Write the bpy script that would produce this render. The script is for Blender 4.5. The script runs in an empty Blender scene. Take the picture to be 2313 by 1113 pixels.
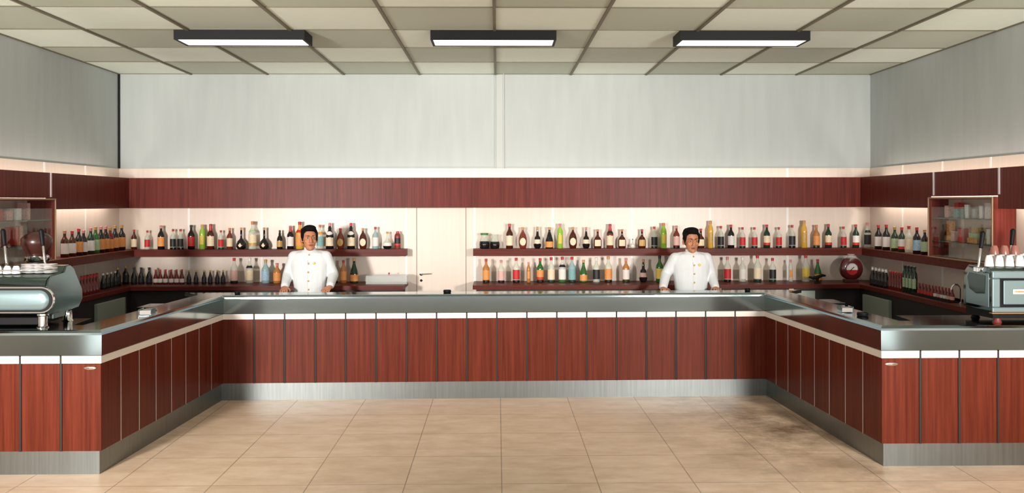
import bpy, bmesh, math, random
from mathutils import Vector, Matrix
random.seed(7)
PI = math.pi
SC = bpy.context.scene
COL = SC.collection

# ------------------------------------------------------------------ camera
CAM_Z = 2.0
FPX, CYPX = 1990.862, 456.905
M = Matrix(((0.9998618992, -0.0165511658, -0.0014971263),
            (0.0165511892, 0.9998630197, 0.0),
            (0.0014968676, -0.0000280193, 0.9999988793)))   # rows: right, forward, up
cam_d = bpy.data.cameras.new('camera')
cam = bpy.data.objects.new('camera', cam_d)
COL.objects.link(cam)
cam_d.sensor_width = 36.0
cam_d.lens = FPX / 2313 * 36
cam_d.shift_y = -(556.5 - CYPX) / 2313
cam_d.clip_start = 0.05
cam.matrix_world = Matrix.Translation((0, 0, CAM_Z)) @ Matrix((
    (M[0][0], M[2][0], -M[1][0]), (M[0][1], M[2][1], -M[1][1]), (M[0][2], M[2][2], -M[1][2]))).to_4x4()
SC.camera = cam


def ray(u, v):
    return M.transposed() @ Vector(((u - 1156.5) / FPX, 1, -(v - CYPX) / FPX))


def on_y(u, v, y):
    d = ray(u, v)
    return Vector((0, 0, CAM_Z)) + d * (y / d.y)


def on_x(u, v, x):
    d = ray(u, v)
    return Vector((0, 0, CAM_Z)) + d * (x / d.x)


# ------------------------------------------------------------------ materials
def _new(name):
    m = bpy.data.materials.new(name)
    m.use_nodes = True
    nt = m.node_tree
    return m, nt, nt.nodes['Principled BSDF']


def mat(name, col, rough=0.5, metal=0.0, coat=0.0, emit=None, spec=None, noise=0.0, nscale=(8, 8, 8), bump=0.0):
    m, nt, b = _new(name)
    c = (*col, 1)
    b.inputs['Base Color'].default_value = c
    b.inputs['Roughness'].default_value = rough
    b.inputs['Metallic'].default_value = metal
    b.inputs['Coat Weight'].default_value = coat
    if spec is not None:
        b.inputs['Specular IOR Level'].default_value = spec
    if emit:
        b.inputs['Emission Color'].default_value = (*emit[0], 1)
        b.inputs['Emission Strength'].default_value = emit[1]
    if noise or bump:
        tc = nt.nodes.new('ShaderNodeTexCoord')
        mp = nt.nodes.new('ShaderNodeMapping')
        mp.inputs['Scale'].default_value = nscale
        nz = nt.nodes.new('ShaderNodeTexNoise')
        nz.inputs['Scale'].default_value = 1.0
        nz.inputs['Detail'].default_value = 5.0
        nt.links.new(tc.outputs['Object'], mp.inputs['Vector'])
        nt.links.new(mp.outputs['Vector'], nz.inputs['Vector'])
        if noise:
            rp = nt.nodes.new('ShaderNodeValToRGB')
            rp.color_ramp.elements[0].position = 0.3
            rp.color_ramp.elements[1].position = 0.7
            rp.color_ramp.elements[0].color = (*[x * (1 - noise) for x in col], 1)
            rp.color_ramp.elements[1].color = (*[min(1, x * (1 + noise)) for x in col], 1)
            nt.links.new(nz.outputs['Fac'], rp.inputs['Fac'])
            nt.links.new(rp.outputs['Color'], b.inputs['Base Color'])
        if bump:
            bp = nt.nodes.new('ShaderNodeBump')
            bp.inputs['Strength'].default_value = bump
            bp.inputs['Distance'].default_value = 0.01
            nt.links.new(nz.outputs['Fac'], bp.inputs['Height'])
            nt.links.new(bp.outputs['Normal'], b.inputs['Normal'])
    return m


def glass(name, col, alpha=0.35, rough=0.05):
    """Coloured bottle glass: part see-through tint, part body colour, with a glossy skin."""
    m, nt, b = _new(name)
    b.inputs['Base Color'].default_value = (*col, 1)
    b.inputs['Roughness'].default_value = rough
    b.inputs['Coat Weight'].default_value = 0.3
    tr = nt.nodes.new('ShaderNodeBsdfTransparent')
    tr.inputs['Color'].default_value = (*[0.25 + 0.75 * min(1, x * 1.3) for x in col], 1)
    mx = nt.nodes.new('ShaderNodeMixShader')
    mx.inputs['Fac'].default_value = alpha
    nt.links.new(tr.outputs[0], mx.inputs[1])
    nt.links.new(b.outputs[0], mx.inputs[2])
    nt.links.new(mx.outputs[0], nt.nodes['Material Output'].inputs['Surface'])
    return m


def pane(name, tint=(0.96, 0.98, 0.97), gloss=0.06):
    m, nt, b = _new(name)
    nt.nodes.remove(b)
    tr = nt.nodes.new('ShaderNodeBsdfTransparent')
    tr.inputs['Color'].default_value = (*tint, 1)
    gl = nt.nodes.new('ShaderNodeBsdfGlossy')
    gl.inputs['Roughness'].default_value = 0.02
    mx = nt.nodes.new('ShaderNodeMixShader')
    mx.inputs['Fac'].default_value = gloss
    nt.links.new(tr.outputs[0], mx.inputs[1])
    nt.links.new(gl.outputs[0], mx.inputs[2])
    nt.links.new(mx.outputs[0], nt.nodes['Material Output'].inputs['Surface'])
    return m


def wood(name, dark, light, rough=0.33, scale=(38, 38, 1.1)):
    m, nt, b = _new(name)
    tc = nt.nodes.new('ShaderNodeTexCoord')
    mp = nt.nodes.new('ShaderNodeMapping')
    mp.inputs['Scale'].default_value = scale
    n1 = nt.nodes.new('ShaderNodeTexNoise')
    n1.inputs['Scale'].default_value = 1.0
    n1.inputs['Detail'].default_value = 7.0
    n1.inputs['Roughness'].default_value = 0.65
    info = nt.nodes.new('ShaderNodeObjectInfo')
    ad = nt.nodes.new('ShaderNodeVectorMath')
    cr = nt.nodes.new('ShaderNodeVectorMath')
    cr.operation = 'SCALE'
    cr.inputs[0].default_value = (31, 17, 5)
    nt.links.new(info.outputs['Random'], cr.inputs['Scale'])
    nt.links.new(tc.outputs['Object'], ad.inputs[0])
    nt.links.new(cr.outputs[0], ad.inputs[1])
    nt.links.new(ad.outputs[0], mp.inputs['Vector'])
    nt.links.new(mp.outputs['Vector'], n1.inputs['Vector'])
    rp = nt.nodes.new('ShaderNodeValToRGB')
    rp.color_ramp.elements[0].position = 0.32
    rp.color_ramp.elements[1].position = 0.68
    rp.color_ramp.elements[0].color = (*dark, 1)
    rp.color_ramp.elements[1].color = (*light, 1)
    nt.links.new(n1.outputs['Fac'], rp.inputs['Fac'])
    nt.links.new(rp.outputs['Color'], b.inputs['Base Color'])
    b.inputs['Roughness'].default_value = rough
    b.inputs['Specular IOR Level'].default_value = 0.14
    return m


def _math(nt, op, a, b=None, c=None):
    n = nt.nodes.new('ShaderNodeMath')
    n.operation = op
    for i, x in enumerate((a, b, c)):
        if x is None:
            continue
        if isinstance(x, (int, float)):
            n.inputs[i].default_value = x
        else:
            nt.links.new(x, n.inputs[i])
    return n.outputs[0]


def mixc(nt, fac, a, b):
    n = nt.nodes.new('ShaderNodeMix')
    n.data_type = 'RGBA'
    if isinstance(fac, (int, float)):
        n.inputs['Factor'].default_value = fac
    else:
        nt.links.new(fac, n.inputs['Factor'])
    for key, x in (('A', a), ('B', b)):
        s = [i for i in n.inputs if i.name == key and i.type == 'RGBA'][0]
        if isinstance(x, tuple):
            s.default_value = (*x, 1)
        else:
            nt.links.new(x, s)
    return [o for o in n.outputs if o.type == 'RGBA'][0]


TILE_C, CX0, CY0 = 0.935, -0.0238, 10.9
TILE_F, FX0, FY0 = 0.6852, 0.0278, 8.3237


def ceiling_mat():
    m, nt, b = _new('ceiling_tiles')
    tc = nt.nodes.new('ShaderNodeTexCoord')
    sp = nt.nodes.new('ShaderNodeSeparateXYZ')
    nt.links.new(tc.outputs['Object'], sp.inputs[0])
    ix = _math(nt, 'FLOOR', _math(nt, 'DIVIDE', _math(nt, 'SUBTRACT', sp.outputs['X'], CX0 - 40 * TILE_C), TILE_C))
    iy = _math(nt, 'FLOOR', _math(nt, 'DIVIDE', _math(nt, 'SUBTRACT', sp.outputs['Y'], CY0 - 40 * TILE_C), TILE_C))
    ck = _math(nt, 'MODULO', _math(nt, 'ADD', ix, iy), 2.0)
    nz = nt.nodes.new('ShaderNodeTexNoise')
    nz.inputs['Scale'].default_value = 9.0
    nz.inputs['Detail'].default_value = 6.0
    nt.links.new(tc.outputs['Object'], nz.inputs['Vector'])
    col = mixc(nt, ck, (0.86, 0.925, 0.82), (0.535, 0.57, 0.475))
    dk = mixc(nt, _math(nt, 'MULTIPLY', nz.outputs['Fac'], 0.12), col, (0.42, 0.42, 0.28))
    nt.links.new(dk, b.inputs['Base Color'])
    b.inputs['Roughness'].default_value = 0.8
    return m


def floor_mat():
    m, nt, b = _new('floor_tiles')
    tc = nt.nodes.new('ShaderNodeTexCoord')
    sp = nt.nodes.new('ShaderNodeSeparateXYZ')
    nt.links.new(tc.outputs['Object'], sp.inputs[0])

    def line(out, o0):
        t = _math(nt, 'DIVIDE', _math(nt, 'SUBTRACT', out, o0 - 40 * TILE_F), TILE_F)
        fr = _math(nt, 'FRACT', t)
        d = _math(nt, 'MINIMUM', fr, _math(nt, 'SUBTRACT', 1.0, fr))
        return _math(nt, 'LESS_THAN', d, 0.0055), _math(nt, 'FLOOR', t)
    lx, ix = line(sp.outputs['X'], FX0)
    ly, iy = line(sp.outputs['Y'], FY0)
    wn = nt.nodes.new('ShaderNodeTexWhiteNoise')
    wn.noise_dimensions = '2D'
    cb = nt.nodes.new('ShaderNodeCombineXYZ')
    nt.links.new(ix, cb.inputs[0])
    nt.links.new(iy, cb.inputs[1])
    nt.links.new(cb.outputs[0], wn.inputs['Vector'])
    mp = nt.nodes.new('ShaderNodeMapping')
    mp.inputs['Scale'].default_value = (3.0, 7.0, 1.0)
    nt.links.new(tc.outputs['Object'], mp.inputs['Vector'])
    n1 = nt.nodes.new('ShaderNodeTexNoise')
    n1.inputs['Scale'].default_value = 1.0
    n1.inputs['Detail'].default_value = 8.0
    n1.inputs['Roughness'].default_value = 0.68
    nt.links.new(mp.outputs[0], n1.inputs['Vector'])
    rp = nt.nodes.new('ShaderNodeValToRGB')
    rp.color_ramp.elements[0].position = 0.35
    rp.color_ramp.elements[1].position = 0.66
    rp.color_ramp.elements[0].color = (0.74, 0.535, 0.365, 1)
    rp.color_ramp.elements[1].color = (0.93, 0.725, 0.55, 1)
    nt.links.new(n1.outputs['Fac'], rp.inputs['Fac'])
    tone = mixc(nt, _math(nt, 'MULTIPLY', wn.outputs['Value'], 0.16), rp.outputs['Color'], (0.56, 0.38, 0.24))
    # scuffed dirt patches trodden along the right arm of the counter
    n2 = nt.nodes.new('ShaderNodeTexNoise')
    n2.inputs['Scale'].default_value = 1.9
    n2.inputs['Detail'].default_value = 7.0
    n2.inputs['Roughness'].default_value = 0.7
    nt.links.new(tc.outputs['Object'], n2.inputs['Vector'])
    vm = nt.nodes.new('ShaderNodeVectorMath')
    vm.operation = 'DISTANCE'
    mp2 = nt.nodes.new('ShaderNodeMapping')
    mp2.inputs['Scale'].default_value = (1.0, 0.55, 1.0)
    nt.links.new(tc.outputs['Object'], mp2.inputs['Vector'])
    nt.links.new(mp2.outputs[0], vm.inputs[0])
    vm.inputs[1].default_value = (2.55, 7.9 * 0.55, 0)
    near = _math(nt, 'SUBTRACT', 1.0, _math(nt, 'MULTIPLY', vm.outputs['Value'], 0.68))
    nr = nt.nodes.new('ShaderNodeClamp')
    nt.links.new(near, nr.inputs[0])
    st = nt.nodes.new('ShaderNodeMapRange')
    st.inputs['From Min'].default_value = 0.38
    st.inputs['From Max'].default_value = 0.66
    nt.links.new(n2.outputs['Fac'], st.inputs['Value'])
    dirt = _math(nt, 'MULTIPLY', _math(nt, 'MULTIPLY', st.outputs[0], nr.outputs[0]), 1.0)
    tone2 = mixc(nt, dirt, tone, (0.15, 0.08, 0.04))
    ln = _math(nt, 'MULTIPLY', _math(nt, 'MAXIMUM', lx, ly), _math(nt, 'ADD', 0.25, _math(nt, 'MULTIPLY', n2.outputs['Fac'], 0.7)))
    fin = mixc(nt, ln, tone2, (0.16, 0.10, 0.06))
    nt.links.new(fin, b.inputs['Base Color'])
    b.inputs['Roughness'].default_value = 0.42
    b.inputs['Specular IOR Level'].default_value = 0.3
    return m


MT = {}
MT['panel'] = wood('red_brown_wood_laminate', (0.088, 0.0140, 0.0068), (0.172, 0.033, 0.0160))
MT['shelfwood'] = wood('shelf_wood', (0.075, 0.012, 0.008), (0.145, 0.027, 0.017), 0.4, (1.2, 38, 38))
MT['valance'] = wood('valance_wood', (0.085, 0.0125, 0.0085), (0.17, 0.030, 0.021), 0.38)
MT['steel'] = mat('polished_steel', (0.29, 0.345, 0.35), 0.11, 1.0, noise=0.05, nscale=(1.5, 1.5, 1.5))
MT['brushed'] = mat('brushed_steel', (0.25, 0.275, 0.275), 0.34, 1.0, noise=0.10, nscale=(60, 60, 2))
MT['machine'] = mat('machine_steel', (0.165, 0.215, 0.205), 0.14, 1.0)
MT['machine_front'] = mat('machine_front_enamel', (0.26, 0.36, 0.38), 0.25, 0.55)
MT['fridge'] = mat('grey_green_fridge_door', (0.33, 0.38, 0.33), 0.4, 0.2)
MT['chrome'] = mat('chrome', (0.80, 0.80, 0.78), 0.08, 1.0)
MT['alu'] = mat('aluminium_strip', (0.78, 0.70, 0.72), 0.35, 0.6)
MT['darkreflstrip'] = mat('joint_strip_dark_reflection', (0.014, 0.007, 0.007), 0.6)  # same metal strip as on the arms; its dark reflection set as base colour
MT['white'] = mat('white_laminate_band', (0.86, 0.80, 0.72), 0.4)
MT['beige'] = mat('beige_wall_laminate', (0.745, 0.63, 0.54), 0.36, noise=0.03, nscale=(30, 30, 0.8))
MT['whitestrip'] = mat('white_cover_strip', (0.88, 0.84, 0.80), 0.4)
MT['wall'] = mat('grey_blue_plaster', (0.455, 0.485, 0.478), 0.85, noise=0.04, nscale=(9, 9, 1.2), bump=0.05)
MT['ceil'] = ceiling_mat()
MT['batten'] = mat('ceiling_batten', (0.17, 0.15, 0.10), 0.6)
MT['floor'] = floor_mat()
MT['black'] = mat('black_plastic', (0.004, 0.004, 0.005), 0.55, spec=0.2)
MT['darkbody'] = mat('dark_counter_body', (0.012, 0.008, 0.008), 0.6)
MT['diffuser'] = mat('lamp_diffuser', (0.9, 0.9, 0.85), 0.5, emit=((1.0, 0.97, 0.88), 1.6))
MT['jacket'] = mat('white_jacket_cotton', (0.74, 0.755, 0.77), 0.85, noise=0.03, nscale=(26, 26, 3), bump=0.6)
MT['trousers'] = mat('dark_trousers', (0.02, 0.02, 0.025), 0.85)
MT['skin'] = mat('skin', (0.52, 0.215, 0.11), 0.55, noise=0.08, nscale=(20, 20, 20))
MT['lips'] = mat('lips', (0.28, 0.07, 0.05), 0.5)
MT['hair'] = mat('black_hair', (0.004, 0.0035, 0.004), 0.8, spec=0.15, noise=0.5, nscale=(90, 90, 90), bump=0.5)
MT['eye'] = mat('eye_white', (0.7, 0.66, 0.6), 0.3)
MT['iris'] = mat('dark_iris', (0.012, 0.007, 0.005), 0.2)
MT['napkin'] = mat('grey_white_paper_napkin', (0.36, 0.33, 0.31), 0.8)
MT['gold'] = mat('gold_metal', (0.62, 0.40, 0.09), 0.3, 0.9)
MT['yellow'] = mat('yellow_enamel', (0.75, 0.55, 0.08), 0.4)
MT['china'] = mat('white_china', (0.86, 0.82, 0.80), 0.2)
MT['brownchina'] = mat('brown_glazed_china', (0.30, 0.12, 0.09), 0.25)
MT['pane'] = pane('clear_glass_pane')
MT['shelfglass'] = glass('green_edge_glass', (0.10, 0.22, 0.16), 0.45)
MT['clearglass'] = glass('drinking_glass', (0.80, 0.84, 0.82), 0.30)
GL = {
    'brown': glass('brown_glass', (0.075, 0.014, 0.006), 0.92),
    'dark': glass('near_black_glass', (0.010, 0.008, 0.009), 0.97),
    'green': glass('green_glass', (0.03, 0.14, 0.03), 0.85),
    'dkgreen': glass('dark_green_glass', (0.010, 0.035, 0.018), 0.95),
    'lime': glass('lime_liqueur', (0.35, 0.60, 0.06), 0.80),
    'yellow': glass('yellow_liqueur', (0.80, 0.47, 0.07), 0.80),
    'amber': glass('amber_liqueur', (0.55, 0.24, 0.07), 0.75),
    'clear': glass('clear_bottle_glass', (0.70, 0.72, 0.66), 0.42),
    'blue': glass('pale_blue_glass', (0.42, 0.58, 0.60), 0.60),
    'red': glass('red_aperitif', (0.17, 0.012, 0.010), 0.88),
    'rust': glass('rust_brown_glass', (0.20, 0.035, 0.018), 0.90),
    'crock': mat('brown_stoneware', (0.22, 0.03, 0.02), 0.35),
}
PAP = {
    'cream': mat('cream_paper', (0.84, 0.66, 0.45), 0.6, noise=0.25, nscale=(45, 45, 60)),
    'white': mat('white_paper', (0.80, 0.74, 0.70), 0.6, noise=0.12, nscale=(45, 45, 60)),
    'orange': mat('orange_paper', (0.80, 0.30, 0.08), 0.6, noise=0.35, nscale=(45, 45, 60)),
    'red': mat('red_paper', (0.55, 0.02, 0.02), 0.55, noise=0.3, nscale=(30, 30, 60)),
    'black': mat('black_paper', (0.012, 0.012, 0.014), 0.5),
    'yellow': mat('yellow_paper', (0.72, 0.52, 0.08), 0.6, noise=0.2, nscale=(45, 45, 60)),
    'gold': mat('gold_paper', (0.55, 0.32, 0.08), 0.45, noise=0.35, nscale=(45, 45, 60)),
    'teal': mat('teal_paper', (0.20, 0.40, 0.40), 0.6, noise=0.3, nscale=(45, 45, 60)),
    'pink': mat('pinkish_paper', (0.72, 0.42, 0.38), 0.6, noise=0.25, nscale=(45, 45, 60)),
    'blue': mat('blue_white_paper', (0.35, 0.52, 0.68), 0.6, noise=0.3, nscale=(30, 30, 30)),
    'green': mat('pale_green_paper', (0.42, 0.55, 0.32), 0.6, noise=0.2, nscale=(30, 30, 30)),
    'redband': mat('red_label_band', (0.60, 0.03, 0.02), 0.55),
}
CAPM = {
    'red': mat('red_cap', (0.48, 0.03, 0.04), 0.4), 'black': mat('black_cap', (0.012, 0.012, 0.012), 0.4),
    'tan': mat('tan_cap', (0.55, 0.28, 0.10), 0.5), 'orange': mat('orange_cap', (0.60, 0.18, 0.06), 0.45),
    'pink': mat('pink_cap', (0.62, 0.22, 0.22), 0.45), 'gold': mat('gold_cap', (0.55, 0.34, 0.08), 0.35, 0.6),
    'green': mat('green_cap', (0.04, 0.20, 0.05), 0.5), 'white': mat('white_cap', (0.75, 0.72, 0.68), 0.5),
}


# ------------------------------------------------------------------ mesh helpers
class MB:
    def __init__(self):
        self.bm = bmesh.new()

    def face(self, vs):
        try:
            return self.bm.faces.new(vs)
        except ValueError:
            return None

    def box(self, x0, x1, y0, y1, z0, z1):
        v = [self.bm.verts.new(p) for p in ((x0, y0, z0), (x1, y0, z0), (x1, y1, z0), (x0, y1, z0),
                                            (x0, y0, z1), (x1, y0, z1), (x1, y1, z1), (x0, y1, z1))]
        for f in ((0, 3, 2, 1), (4, 5, 6, 7), (0, 1, 5, 4), (1, 2, 6, 5), (2, 3, 7, 6), (3, 0, 4, 7)):
            self.face([v[i] for i in f])
        return self

    def loops(self, rings, cap=True, closed=False):
        vr = [[self.bm.verts.new(p) for p in r] for r in rings]
        n = len(vr[0])
        pairs = list(zip(vr[:-1], vr[1:])) + ([(vr[-1], vr[0])] if closed else [])
        for a, b in pairs:
            for i in range(n):
                j = (i + 1) % n
                self.face([a[i], a[j], b[j], b[i]])
        if cap and not closed:
            self.face(list(reversed(vr[0])))
            self.face(vr[-1])
        return self

    def lathe(self, prof, seg=20, o=(0, 0, 0), sx=1.0, sy=1.0):
        self.loops([[(o[0] + r * sx * math.cos(2 * PI * k / seg), o[1] + r * sy * math.sin(2 * PI * k / seg), o[2] + z)
                     for k in range(seg)] for r, z in prof])
        return self

    def prism(self, poly, z0, z1):
        self.loops([[(x, y, z0) for x, y in poly], [(x, y, z1) for x, y in poly]])
        return self

    def prism_x(self, poly, x0, x1):
        self.loops([[(x0, y, z) for y, z in poly], [(x1, y, z) for y, z in poly]])
        return self

    def prism_y(self, poly, y0, y1):
        self.loops([[(x, y0, z) for x, z in poly], [(x, y1, z) for x, z in poly]])
        return self

    def tube(self, pts, r, seg=10):
        pts = [Vector(p) for p in pts]
        rs = r if isinstance(r, (list, tuple)) else [r] * len(pts)
        rings = []
        prev = None
        for i, p in enumerate(pts):
            t = (pts[min(i + 1, len(pts) - 1)] - pts[max(i - 1, 0)]).normalized()
            up = prev if prev is not None else (Vector((0, 0, 1)) if abs(t.z) < 0.9 else Vector((1, 0, 0)))
            a = (up - t * up.dot(t)).normalized()
            prev = a
            b = t.cross(a)
            rings.append([p + (a * math.cos(2 * PI * k / seg) + b * math.sin(2 * PI * k / seg)) * rs[i] for k in range(seg)])
        return self.loops(rings)

    def capsule(self, p0, p1, r0, r1, seg=14, sq=(1, 1)):
        p0, p1 = Vector(p0), Vector(p1)
        t = (p1 - p0)
        L = t.length
        t.normalize()
        n = 5
        pts, rs = [], []
        for k in range(n):
            a = PI / 2 * (1 - k / n)
            pts.append(p0 - t * r0 * math.sin(a)); rs.append(max(r0 * math.cos(a), r0 * 0.03))
        pts.append(p0); rs.append(r0)
        pts.append(p1); rs.append(r1)
        for k in range(1, n + 1):
            a = PI / 2 * k / n
            pts.append(p1 + t * r1 * math.sin(a)); rs.append(max(r1 * math.cos(a), r1 * 0.03))
        up = Vector((0, 0, 1)) if abs(t.z) < 0.9 else Vector((0, 1, 0))
        a_ = (up - t * up.dot(t)).normalized()
        b_ = t.cross(a_)
        self.loops([[p + (a_ * math.cos(2 * PI * k / seg) * sq[0] + b_ * math.sin(2 * PI * k / seg) * sq[1]) * r for k in range(seg)]
                    for p, r in zip(pts, rs)])
        return self

    def ellipsoid(self, c, ax, seg=20, rings=12, rot=None):
        rr = []
        for i in range(rings + 1):
            th = PI * (0.02 + 0.96 * i / rings)
            ring = []
            for k in range(seg):
                ph = 2 * PI * k / seg
                q = Vector((ax[0] * math.sin(th) * math.cos(ph), ax[1] * math.sin(th) * math.sin(ph), -ax[2] * math.cos(th)))
                if rot:
                    q = rot @ q
                ring.append(Vector(c) + q)
            rr.append(ring)
        return self.loops(rr)

    def done(self, name, smooth=False, bevel=0.0):
        bmesh.ops.recalc_face_normals(self.bm, faces=self.bm.faces)
        if bevel:
            bmesh.ops.bevel(self.bm, geom=[e for e in self.bm.edges if e.is_manifold and e.calc_face_angle(0) > 0.5],
                            offset=bevel, segments=2, affect='EDGES', profile=0.5)
        me = bpy.data.meshes.new(name)
        self.bm.to_mesh(me)
        self.bm.free()
        if smooth:
            me.shade_smooth()
            try:
                me.set_sharp_from_angle(angle=math.radians(50))
            except Exception:
                pass
        return me


def link(name, me, m, parent=None, loc=(0, 0, 0), rotz=0.0):
    if m is not None and not me.materials:
        me.materials.append(m)
    o = bpy.data.objects.new(name, me)
    COL.objects.link(o)
    o.location = loc
    o.rotation_euler = (0, 0, rotz)
    if parent is not None:
        o.parent = parent
    return o


def part(name, mb, m, parent=None, loc=(0, 0, 0), rotz=0.0, smooth=False, bevel=0.0):
    return link(name, mb.done(name, smooth, bevel), m, parent, loc, rotz)


def tag(o, label, cat, group=None):
    o['label'] = label
    o['category'] = cat
    if group:
        o['group'] = group
    return o


def thing(name, label, cat, loc=(0, 0, 0), rotz=0.0, group=None):
    o = bpy.data.objects.new(name, None)
    COL.objects.link(o)
    o.empty_display_size = 0.1
    o.location = loc
    o.rotation_euler = (0, 0, rotz)
    return tag(o, label, cat, group)


def struct(name, mb, m, label=None, parent=None, **k):
    o = part(name, mb, m, parent, **k)
    if parent is None:
        o['kind'] = 'structure'
        if label:
            o['label'] = label
    return o


def offset(poly, d):
    """Mitred offset of an open polyline; positive moves to the left of the travel direction."""
    P = [Vector(p) for p in poly]
    out = []
    for i, p in enumerate(P):
        ns = []
        for a, b in ((i - 1, i), (i, i + 1)):
            if 0 <= a and b < len(P):
                t = (P[b] - P[a]).normalized()
                ns.append(Vector((-t.y, t.x)))
        if len(ns) == 1:
            out.append(p + ns[0] * d)
        else:
            bis = (ns[0] + ns[1]).normalized()
            out.append(p + bis * (d / max(0.2, bis.dot(ns[0]))))
    return out


def seg_slab(poly, i, d0, d1, z0, z1, t0=0.0, t1=1.0):
    """Quad prism along segment i between two offsets, from t0 to t1 of its length, mitred at whole ends."""
    a, b = offset(poly, d0), offset(poly, d1)
    A0, A1, B0, B1 = a[i].lerp(a[i + 1], t0), a[i].lerp(a[i + 1], t1), b[i].lerp(b[i + 1], t0), b[i].lerp(b[i + 1], t1)
    return [tuple(A0), tuple(A1), tuple(B1), tuple(B0)], z0, z1


def seg_profile(poly, i, prof):
    """Sweep a closed (offset, z) profile along one segment with mitred ends."""
    r0, r1 = [], []
    for d, z in prof:
        o = offset(poly, d)
        r0.append((o[i].x, o[i].y, z))
        r1.append((o[i + 1].x, o[i + 1].y, z))
    return MB().loops([r0, r1])


# ------------------------------------------------------------------ room shell
XL, XR, YB, HC, YF = -4.65, 4.645, 10.9, 3.588, 3.0
struct('floor', MB().box(XL - .3, XR + .3, -0.6, YB + .3, -0.1, 0), MT['floor'])
ce = struct('ceiling', MB().box(XL - .3, XR + .3, YF, YB + .3, HC, HC + 0.1), MT['ceil'])
g = MB()
for i in range(-5, 6):
    x = CX0 + i * TILE_C
    if XL + .02 < x < XR - .02:
        g.box(x - .013, x + .013, YF, YB, HC - .016, HC + .002)
for j in range(0, 15):
    y = CY0 - j * TILE_C
    g.box(XL, XR, y - .008, y + .008, HC - .007, HC + .002)
for s in (XL, XR):
    g.box(s - .012, s + .012, YF, YB, HC - .012, HC + .002)
part('ceiling_battens', g, MT['batten'], ce)
struct('wall_back', MB().box(XL - .3, XR + .3, YB, YB + .25, 0, HC), MT['wall'])
struct('wall_left', MB().box(XL - .25, XL, YF, YB, 0, HC), MT['wall'])
struct('wall_right', MB().box(XR, XR + .25, YF, YB, 0, HC), MT['wall'])
# vertical cover pair in the middle of the back wall and the dark pipe in the left corner
pm = MB().box(-0.032, -0.020, YB - .022, YB, 2.42, HC).box(0.074, 0.086, YB - .022, YB, 2.42, HC).box(-0.02, 0.074, YB - .004, YB, 2.42, HC)
struct('trim_1', pm, mat('pale_cover_strip', (0.49, 0.51, 0.495), 0.8), 'pale flat cover strip up the middle of the back wall')
struct('trim_2', MB().box(XL, XL + .022, YB - .022, YB, 2.425, HC - .01), MT['black'], 'black pipe in the left corner of the back wall')

# beige laminate cladding up to 2.42 m, with white joint cover strips
def cladding(name, axis, label):
    b = MB()
    s = MB()
    if axis == 'back':
        b.box(XL, -1.0, YB - .012, YB, 0, 2.42).box(-.385, XR, YB - .012, YB, 0, 2.42).box(-1.0, -.385, YB - .012, YB, 2.0, 2.42)
        for x in (-3.786, -2.897, -2.011, -1.123, -0.282, 0.687, 1.659, 2.634, 3.6):
            s.box(x - .014, x + .014, YB - .017, YB - .011, 0, 2.42)
    else:
        sx = XL if axis == 'left' else XR
        d = .012 if axis == 'left' else -.012
        b.box(min(sx, sx + d), max(sx, sx + d), YF, YB - .012, 0, 2.42)
        for y in (10.0, 9.1, 8.2, 7.3, 6.4, 5.5):
            a, c = sx + d * .9, sx + d * 1.4
            s.box(min(a, c), max(a, c), y - .014, y + .014, 0, 2.42)
    o = struct(name, b, MT['beige'], label)
    part('joint_strips', s, MT['whitestrip'], o)
cladding('trim_3', 'back', 'beige laminate cladding on the back wall')
cladding('trim_4', 'left', 'beige laminate cladding on the left wall')
cladding('trim_5', 'right', 'beige laminate cladding on the right wall')

# flush door in the cladding with lever handle and lock
dr = struct('door_1', MB().box(-.992, -.393, YB - .016, YB, 0.005, 1.995), MT['beige'], 'flush beige door in the middle of the back wall')
hm = MB().lathe([(.020, -.003), (.020, .003)], 14).done('door_handle')
h = part('door_handle', MB().lathe([(.022, 0), (.022, .006), (.009, .007), (.009, .045)], 14), MT['chrome'], dr, smooth=True)
h.rotation_euler = (PI / 2, 0, 0)
h.location = (-.94, YB - .016, 1.12)
part('lever', MB().tube([(-.94, YB - .06, 1.12), (-.90, YB - .062, 1.122), (-.82, YB - .058, 1.125)], [.010, .009, .007], 8), MT['chrome'], dr, smooth=True)
k = part('lock', MB().lathe([(.016, 0), (.016, .006)], 12), MT['chrome'], dr)
k.rotation_euler = (PI / 2, 0, 0)
k.location = (-.94, YB - .016, 1.04)
part('door_gap', MB().box(-1.0, -.992, YB - .014, YB - .002, 0, 2.0).box(-.393, -.385, YB - .014, YB - .002, 0, 2.0), mat('shadow_gap', (.25, .18, .14), .8), dr)

# wood valance running round the three walls
VZ0, VZ1 = 1.937, 2.30
XVL, XVR, YV = -4.43, 4.425, 10.675
vb = struct('trim_6', MB().box(XVL, XVR, YV, YV + .03, VZ0, VZ1), MT['valance'], 'red brown wood valance along the back wall')
s = MB()
for x in (-2.9, -1.12, 0.69, 2.63):
    s.box(x - .004, x + .004, YV - .002, YV + .001, VZ0, VZ1)
part('joint_strips', s, MT['valance'], vb)
vl = struct('trim_7', MB().box(XVL - .03, XVL, 8.78, YV, VZ0, VZ1).box(XVL - .03, XVL, YF, 8.78, 2.05, VZ1).box(XVL - .03, XVL, YF, 7.45, VZ0, 2.05), MT['valance'], 'dark red wood valance along the left wall')
s = MB()
for y in (8.82, 7.65):
    s.box(XVL, XVL + .006, y - .012, y + .012, 2.06 if y < 8.8 else 2.06, VZ1)
part('joint_strips', s, MT['alu'], vl)
vr = struct('trim_8', MB().box(XVR, XVR + .03, 8.98, YV, VZ0, VZ1).box(XVR, XVR + .03, 7.72, 8.98, 2.055, VZ1).box(XVR, XVR + .03, YF, 7.72, VZ0, VZ1), MT['valance'], 'dark red wood valance along the right wall')
s = MB()
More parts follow.
